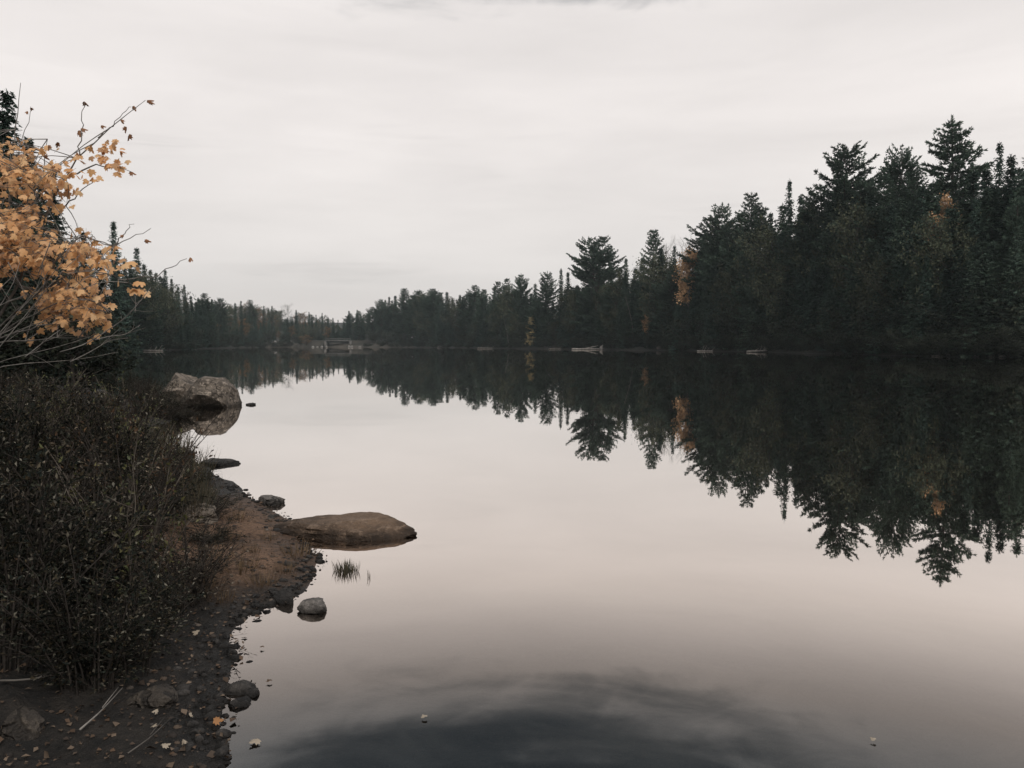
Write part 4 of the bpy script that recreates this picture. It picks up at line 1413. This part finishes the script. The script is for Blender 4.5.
# curled dead leaves at the twig ends
cp = [(84, 101, 5), (81, 128, 5), (79, 130, 5), (133, 106, 5.1), (147, 100, 4.9), (150, 102, 4.9), (101, 125, 5), (127, 127, 5), (129, 134, 5), (120, 120, 5), (30, 108, 5.4), (28, 111, 5.4), (43, 157, 5), (58, 142, 5), (48, 145, 5), (130, 171, 5.1),
      (145, 240, 4.9), (124, 235, 4.9), (190, 257, 4.8), (77, 152, 5)]
cpp = np.array([P(a_, b_, c_) for a_, b_, c_ in cp])
lvb.scatter(MAPLE_CURL, MAPLE_F, None, cpp - base_m, rng.normal(0, .6, (len(cp), 3)) + (0.3, 0, -.5), rng.normal(0, .6, (len(cp), 3)) + (0, -.7, .5), rng.uniform(.026, .045, len(cp)))
br.build('branches', M['bark_grey'], root, True)
lo = lv.build('leaves', M['maple'], root)
lo2 = lvb.build('withered_leaves', M['maple_brown'], root)
lo2['label'] = 'curled brown leaves at the twig ends'

# bare grey branches under the maple
bx = P(-40, 420, 4.6)
b0 = np.array((bx[0], 4.6, gz(bx[0], 4.6)))
root = thing('bare_bush', b0)
tag(root, 'leafless grey bush with long thin branches reaching right under the orange maple', 'shrub')
bb = MB()
bare_list = [[(-40, 400), (5, 327), (32, 295), (50, 272), (62, 250)], [(-40, 400), (0, 345), (22, 320), (45, 292), (60, 268), (80, 255)], [(-40, 330), (0, 300), (25, 298), (29, 294)], [(8, 262), (26, 295)],
             [(50, 243), (37, 278)], [(25, 357), (50, 337), (60, 330)], [(-40, 375), (0, 360), (62, 347), (95, 335)], [(-30, 370), (25, 362), (57, 363), (107, 356), (118, 352)], [(60, 352), (85, 345), (105, 332), (125, 319), (148, 292), (151, 287)],
             [(135, 312), (136, 302)], [(95, 340), (110, 336), (125, 335), (140, 325)], [(-40, 390), (-5, 335), (30, 300), (66, 262), (75, 240)], [(-40, 360), (10, 330), (52, 322), (80, 305)], [(-10, 340), (20, 325), (40, 300), (45, 280)],
             [(70, 362), (90, 352), (110, 340), (128, 338)], [(-40, 345), (0, 310), (18, 282), (20, 262)], [(-20, 300), (10, 282), (34, 258), (48, 230)]]
for q, bl in enumerate(bare_list):
    D = 4.6 + rng.normal(0, .18)
    pts = [P(a_, b_, D + 0.1 * k_ / len(bl)) for k_, (a_, b_) in enumerate(bl)]
    if bl[0][0] <= -20:
        pts = [b0 + np.array((rng.normal(0, .05), rng.normal(0, .05), -.03))] + pts
    pth = smooth_path(pts, 16)
    bb.tube(pth - b0, np.linspace(.0055 if bl[0][0] <= -20 else .003, .0014, 16), 5)
    for k_ in range(3):
        i_ = int(rng.integers(6, 15)); s0 = pth[i_]; d = pth[i_] - pth[i_ - 1]; d /= np.linalg.norm(d) + 1e-6
        e = s0 + (d + rng.normal(0, .5, 3)) * rng.uniform(.06, .16)
        bb.tube([s0 - b0, (s0 + e) / 2 - b0 + rng.normal(0, .004, 3), e - b0], [.0016, .0012, .0008], 3, False)
bb.build('branches', M['bark_grey'], root, True)

# dry stalks and twigs lying on the near bank
def twig(name, pts, r0, mat, label):
    P3 = []
    for px, py, lift in pts:
        x, y, z = on_ground(px, py)
        P3.append((x, y, z + lift))
    P3 = np.array(P3); c0 = P3[0].copy()
    mb = MB(); mb.tube(smooth_path(P3, 10) - c0, np.linspace(r0, r0 * .4, 10), 5)
    s0 = (P3[0] + P3[-1]) / 2 - c0
    mb.tube([s0, s0 + (P3[-1] - P3[0]) * .25 + np.array((.01, .03, .03))], [r0 * .6, r0 * .3], 4)
    o = mb.build(name, M[mat], None, True); o.location = c0
    return tag(o, label, 'twig')


twig('fallen_twig', [(80, 737, .02), (100, 722, .03), (123, 706, .06)], .004, 'drift', 'pale dry twig lying on mud left of the half-buried stone')
twig('fallen_twig', [(0, 693, .03), (25, 690, .03), (60, 686, .05), (118, 668, .06)], .005, 'drift_dark', 'long dull stick lying at the foot of the dark thicket')
twig('fallen_twig', [(38, 694, .05), (75, 678, .06), (112, 661, .08)], .004, 'drift_dark', 'thinner stick crossing above the long dull stick')
twig('fallen_twig', [(128, 765, .02), (150, 748, .03), (170, 729, .03)], .003, 'drift_dark', 'dark thin twig near the lower edge by the narrow bright leaf')

# ---------------------------------------------------------------- far shore details
def log(px, py, length, r, mat, label, tilt=0.0, rz=0.0, stub=True, fork=False):
    a_ = on_water(px, py)
    mb = MB()
    L = length / 2
    ts = np.linspace(-L, L, 9)
    pth = np.stack([ts, 0.02 * length * np.sin(ts * 2 / L), 0.6 * r + tilt * (ts + L)], -1)
    mb.tube(pth, r * np.linspace(1.0, 0.55, 9), 9)
    if stub:
        for k_ in range(5):
            u = rng.uniform(-.6, .9) * L
            mb.tube([(u, 0, r + tilt * (u + L)), (u + rng.uniform(.2, .9), rng.uniform(-.3, .3), r + rng.uniform(.5, 1.3))], [r * .3, r * .12], 5)
    if fork:
        mb.tube([(-L * .2, 0, r), (L * .3, .3, r + .5), (L * .62, .5, r + .9)], [r * .6, r * .5, r * .25], 7)
        mb.tube([(L * .85, -.6, -.2), (L * .8, 0, .6), (L * .9, .4, 1.3)], [r * 1.4, r * 1.6, r * .6], 8)
    o = mb.build('driftwood_log', M[mat], None, True)
    o.location = (a_[0], a_[1], 0.02); o.rotation_euler = (0, 0, rz)
    return tag(o, label, 'log', 'driftwood logs on the far banks')


log(588, 349.7, 9.5, .27, 'drift', 'long bright white log on the waterline under the two-topped pine', fork=True)
log(757, 352.3, 4.0, .2, 'drift', 'pale log with an upright stub at the foot of the tall wood', .05)
log(780, 352.3, 4.4, .14, 'drift_dark', 'thin dull log low on the water right of the log with a stub')
log(705, 351.5, 3.4, .16, 'drift', 'short pale log on the waterline beneath the two tall pines')
log(938, 356.6, 1.5, .10, 'drift_dark', 'short dull log on the dark right shore below the tallest pine')
log(1000, 357.2, 2.6, .12, 'drift_dark', 'dull log at the waterline near the right edge')
log(152, 351.2, 4.6, .22, 'drift', 'pale log on the left shore beyond the big boulder', rz=.2)
log(485, 348.8, 5.5, .3, 'drift_dark', 'dull grey log on the shore left of the yellow larch')
log(555, 349.3, 4.0, .22, 'drift_dark', 'grey log between the yellow larch and the white log')

for px, py, sz_, mt, lab in [(954, 354.5, .5, 'rock_grey', 'grey rock on the dark shore below the tallest pine'), (982, 355.3, .45, 'rock_grey', 'small grey rock on the right shore, second from the edge'),
                             (1008, 355.6, .6, 'rock_grey', 'grey rock on the right shore nearest the edge'), (840, 352.8, .6, 'rock_grey', 'grey rock on the shore below the round-topped pine'),
                             (548, 348.4, 1.6, 'rock_grey', 'grey rock on the bank right of the yellow larch'), (660, 349.8, 1.0, 'rock_grey', 'grey rock on the bank below the small orange birch'),
                             (440, 347.2, 2.0, 'rock_grey', 'grey bank rock right of the causeway')]:
    D = shore_d(px)
    x = (px - 512) / F_PX * D
    rock('rock', x, D + 1.2, gz(x, D + 1.2) + .1, (sz_ * 1.6, sz_, sz_), int(px), mt, lab, 'rocks on the far banks', sub=3)

# pale leaning dead trunks
for px0, py0, px1, py1, r_, lab in [(625, 296, 632, 322, .09, 'pale leaning dead trunk right of the two-topped pine'),
                                    (191.5, 324, 193.5, 344, .16, 'pinkish bare trunk standing on the left shore beyond the big boulder'), (505, 324, 508, 340, .09, 'pale slim trunk left of the yellow larch')]:
    pxb = px1 + (px1 - px0) * .1
    D = shore_d(px1) + (3.5 if px1 > 600 else .6)
    top = P(px0, py0, D); low = P(px1, py1, D)
    xb = low[0] + (low[0] - top[0]) * .4
    ft = np.array((xb, D + .8, gz(xb, D + .8) - .1))
    mb = MB()
    pth = smooth_path([ft - ft, low - ft, (low + top) / 2 - ft + (.1, 0, .1), top - ft], 12)
    mb.tube(pth, np.linspace(r_ * 1.2, r_ * .4, 12), 7)
    for k_ in range(6):
        i_ = int(rng.integers(5, 11))
        mb.tube([pth[i_], pth[i_] + rng.normal(0, .5, 3) + (0, 0, .4)], [r_ * .3, r_ * .1], 4)
    o = mb.build('dead_trunk', M['bark_birch'], None, True); o.location = ft
    tag(o, lab, 'dead tree')

# bridge at the head of the lake
by = 457.0
c0 = P(338, 347, by)
root = thing('road_bridge', (c0[0], by, 0))
tag(root, 'small flat road bridge spanning a dark gap at the far end of the lake', 'bridge')
W = 13.6
mb = MB(); mb.box((0, 3.5, 3.55), (W + 1.2, 7.5, .55)); mb.build('deck', M['concrete'], root)
mb = MB()
for q in (-1, 1):
    mb.box((0, 3.5 + q * 2.4, 2.93), (W, .5, .66))
mb.build('girder', M['steel'], root)
for q in (-1, 1):
    mb = MB(); mb.box((q * (W / 2 + .3), 3.5, 1.2), (1.2, 8.5, 4.1)); mb.build('abutment', M['concrete'], root)
mb = MB()
for q in np.linspace(-W / 2, W / 2, 9):
    mb.box((q, -.05, 4.3), (.14, .14, .95))
mb.box((0, -.15, 4.62), (W + 1, .08, .34))
mb.build('guardrail', M['concrete'], root)
# the road bank runs into both ends of the bridge
em = MB()
for x0, x1 in ((c0[0] - 27, c0[0] - W / 2 - .95), (c0[0] + W / 2 + .95, c0[0] + 31)):
    n_ = 24
    xs = np.linspace(x0, x1, n_)
    prof = [(-4.5, -.6), (-1.5, 1.4), (0.0, 3.0), (.8, 3.75), (7.5, 3.75), (11, 2.2)]
    vv = np.array([(x, by + a_ + .4 * vnoise([[x * .3, k_ * 2.1, 0]], 8)[0], b_ + (.25 * vnoise([[x * .5, k_ * 3.7, 1]], 9)[0] if k_ in (1, 2) else 0)) for x in xs for k_, (a_, b_) in enumerate(prof)])
    f_ = np.array([(i_ * 6 + k_, (i_ + 1) * 6 + k_, (i_ + 1) * 6 + k_ + 1, i_ * 6 + k_ + 1) for i_ in range(n_ - 1) for k_ in range(5)])
    out_end = x0 if x0 < c0[0] else x1
    k_ = np.clip(np.abs(vv[:, 0] - out_end) / 9.0, 0, 1)
    vv[:, 2] = -.6 + (vv[:, 2] + .6) * (0.12 + 0.88 * k_ * k_ * (3 - 2 * k_))
    em.add(vv, None, f_)
    for e_ in (0, n_ - 1):
        em.add(vv[e_ * 6:e_ * 6 + 6], [(0, 1, 2), (0, 2, 5), (2, 3, 4), (2, 4, 5)])
tag(em.build('road_embankment', plain_mat('dry_grass_bank', (.040, .035, .029), (.020, .019, .016), .4, .9)), kind='structure')

for px, w_, h_, sd, lab in [(313, 1.5, 1.0, 61, 'leftmost pale rock at the waterline left of the bridge'), (317.5, 1.3, .8, 62, 'second pale rock in the row left of the bridge'), (322, 1.6, 1.0, 63, 'third pale rock in the row left of the bridge'),
                            (326.5, 1.3, 1.3, 64, 'pale rock against the left end of the bridge'), (349, 1.5, 1.4, 65, 'pale rock against the right end of the bridge'), (352, 1.9, 1.7, 66, 'brightest pale rock just right of the bridge'), (360, 2.4, .7, 67, 'low pale rock farther right of the bridge'), (372, 3.0, .6, 68, 'long low pale rock rightmost in the row by the bridge')]:
    x = (px - 512) / F_PX * 451
    rock('rock', x, 451.5, .25, (w_, 1.2, h_), sd, 'rock_pale', lab, 'pale rocks by the far bridge', sub=3)
# white roadside barrier and the russet bush
D = 452.0
D = 463.0
c0 = P(272.5, 341.5, D)
root = thing('roadside_barrier', (c0[0], D, 0)); root['label'] = 'low white barrier on the far bank left of the russet bush'; root['category'] = 'barrier'
zb = max(gz(c0[0], D), 2.6)
root.location.z = zb
mb = MB()
for q in (-1.2, 1.2):
    mb.box((q, 0, .45), (2.2, .35, 1.2))
mb.build('block', M['white'], root)
mb = MB()
for q in np.linspace(-2.0, 2.0, 4):
    mb.box((q, .02, -.35), (.25, .25, .6))
mb.build('post', M['drift'], root)
p = P(306, 334.5, 455)
o = put_tree('russet', p[0], 455, p[2], width=2.0, label='round russet bush on the far bank just left of the bridge', px=306)
o.name = 'autumn_bush'; o['category'] = 'bush'

# ---------------------------------------------------------------- haze over the whole place
m = bpy.data.materials.new('haze_air'); m.use_nodes = True
t = NT(m.node_tree); out = t.add('ShaderNodeOutputMaterial')
pv = t.add('ShaderNodeVolumePrincipled')
pv.inputs['Color'].default_value = (0.80, 0.92, 0.97, 1)
pv.inputs['Density'].default_value = 0.00016
pv.inputs['Anisotropy'].default_value = 0.0
t.link(pv.outputs[0], out.inputs['Volume'])
hz = MB(); hz.box((0, 0, 33), (1840, 1840, 75.0))
tag(hz.build('haze', m), 'thin pale haze over the lake and woods', 'haze', kind='stuff')
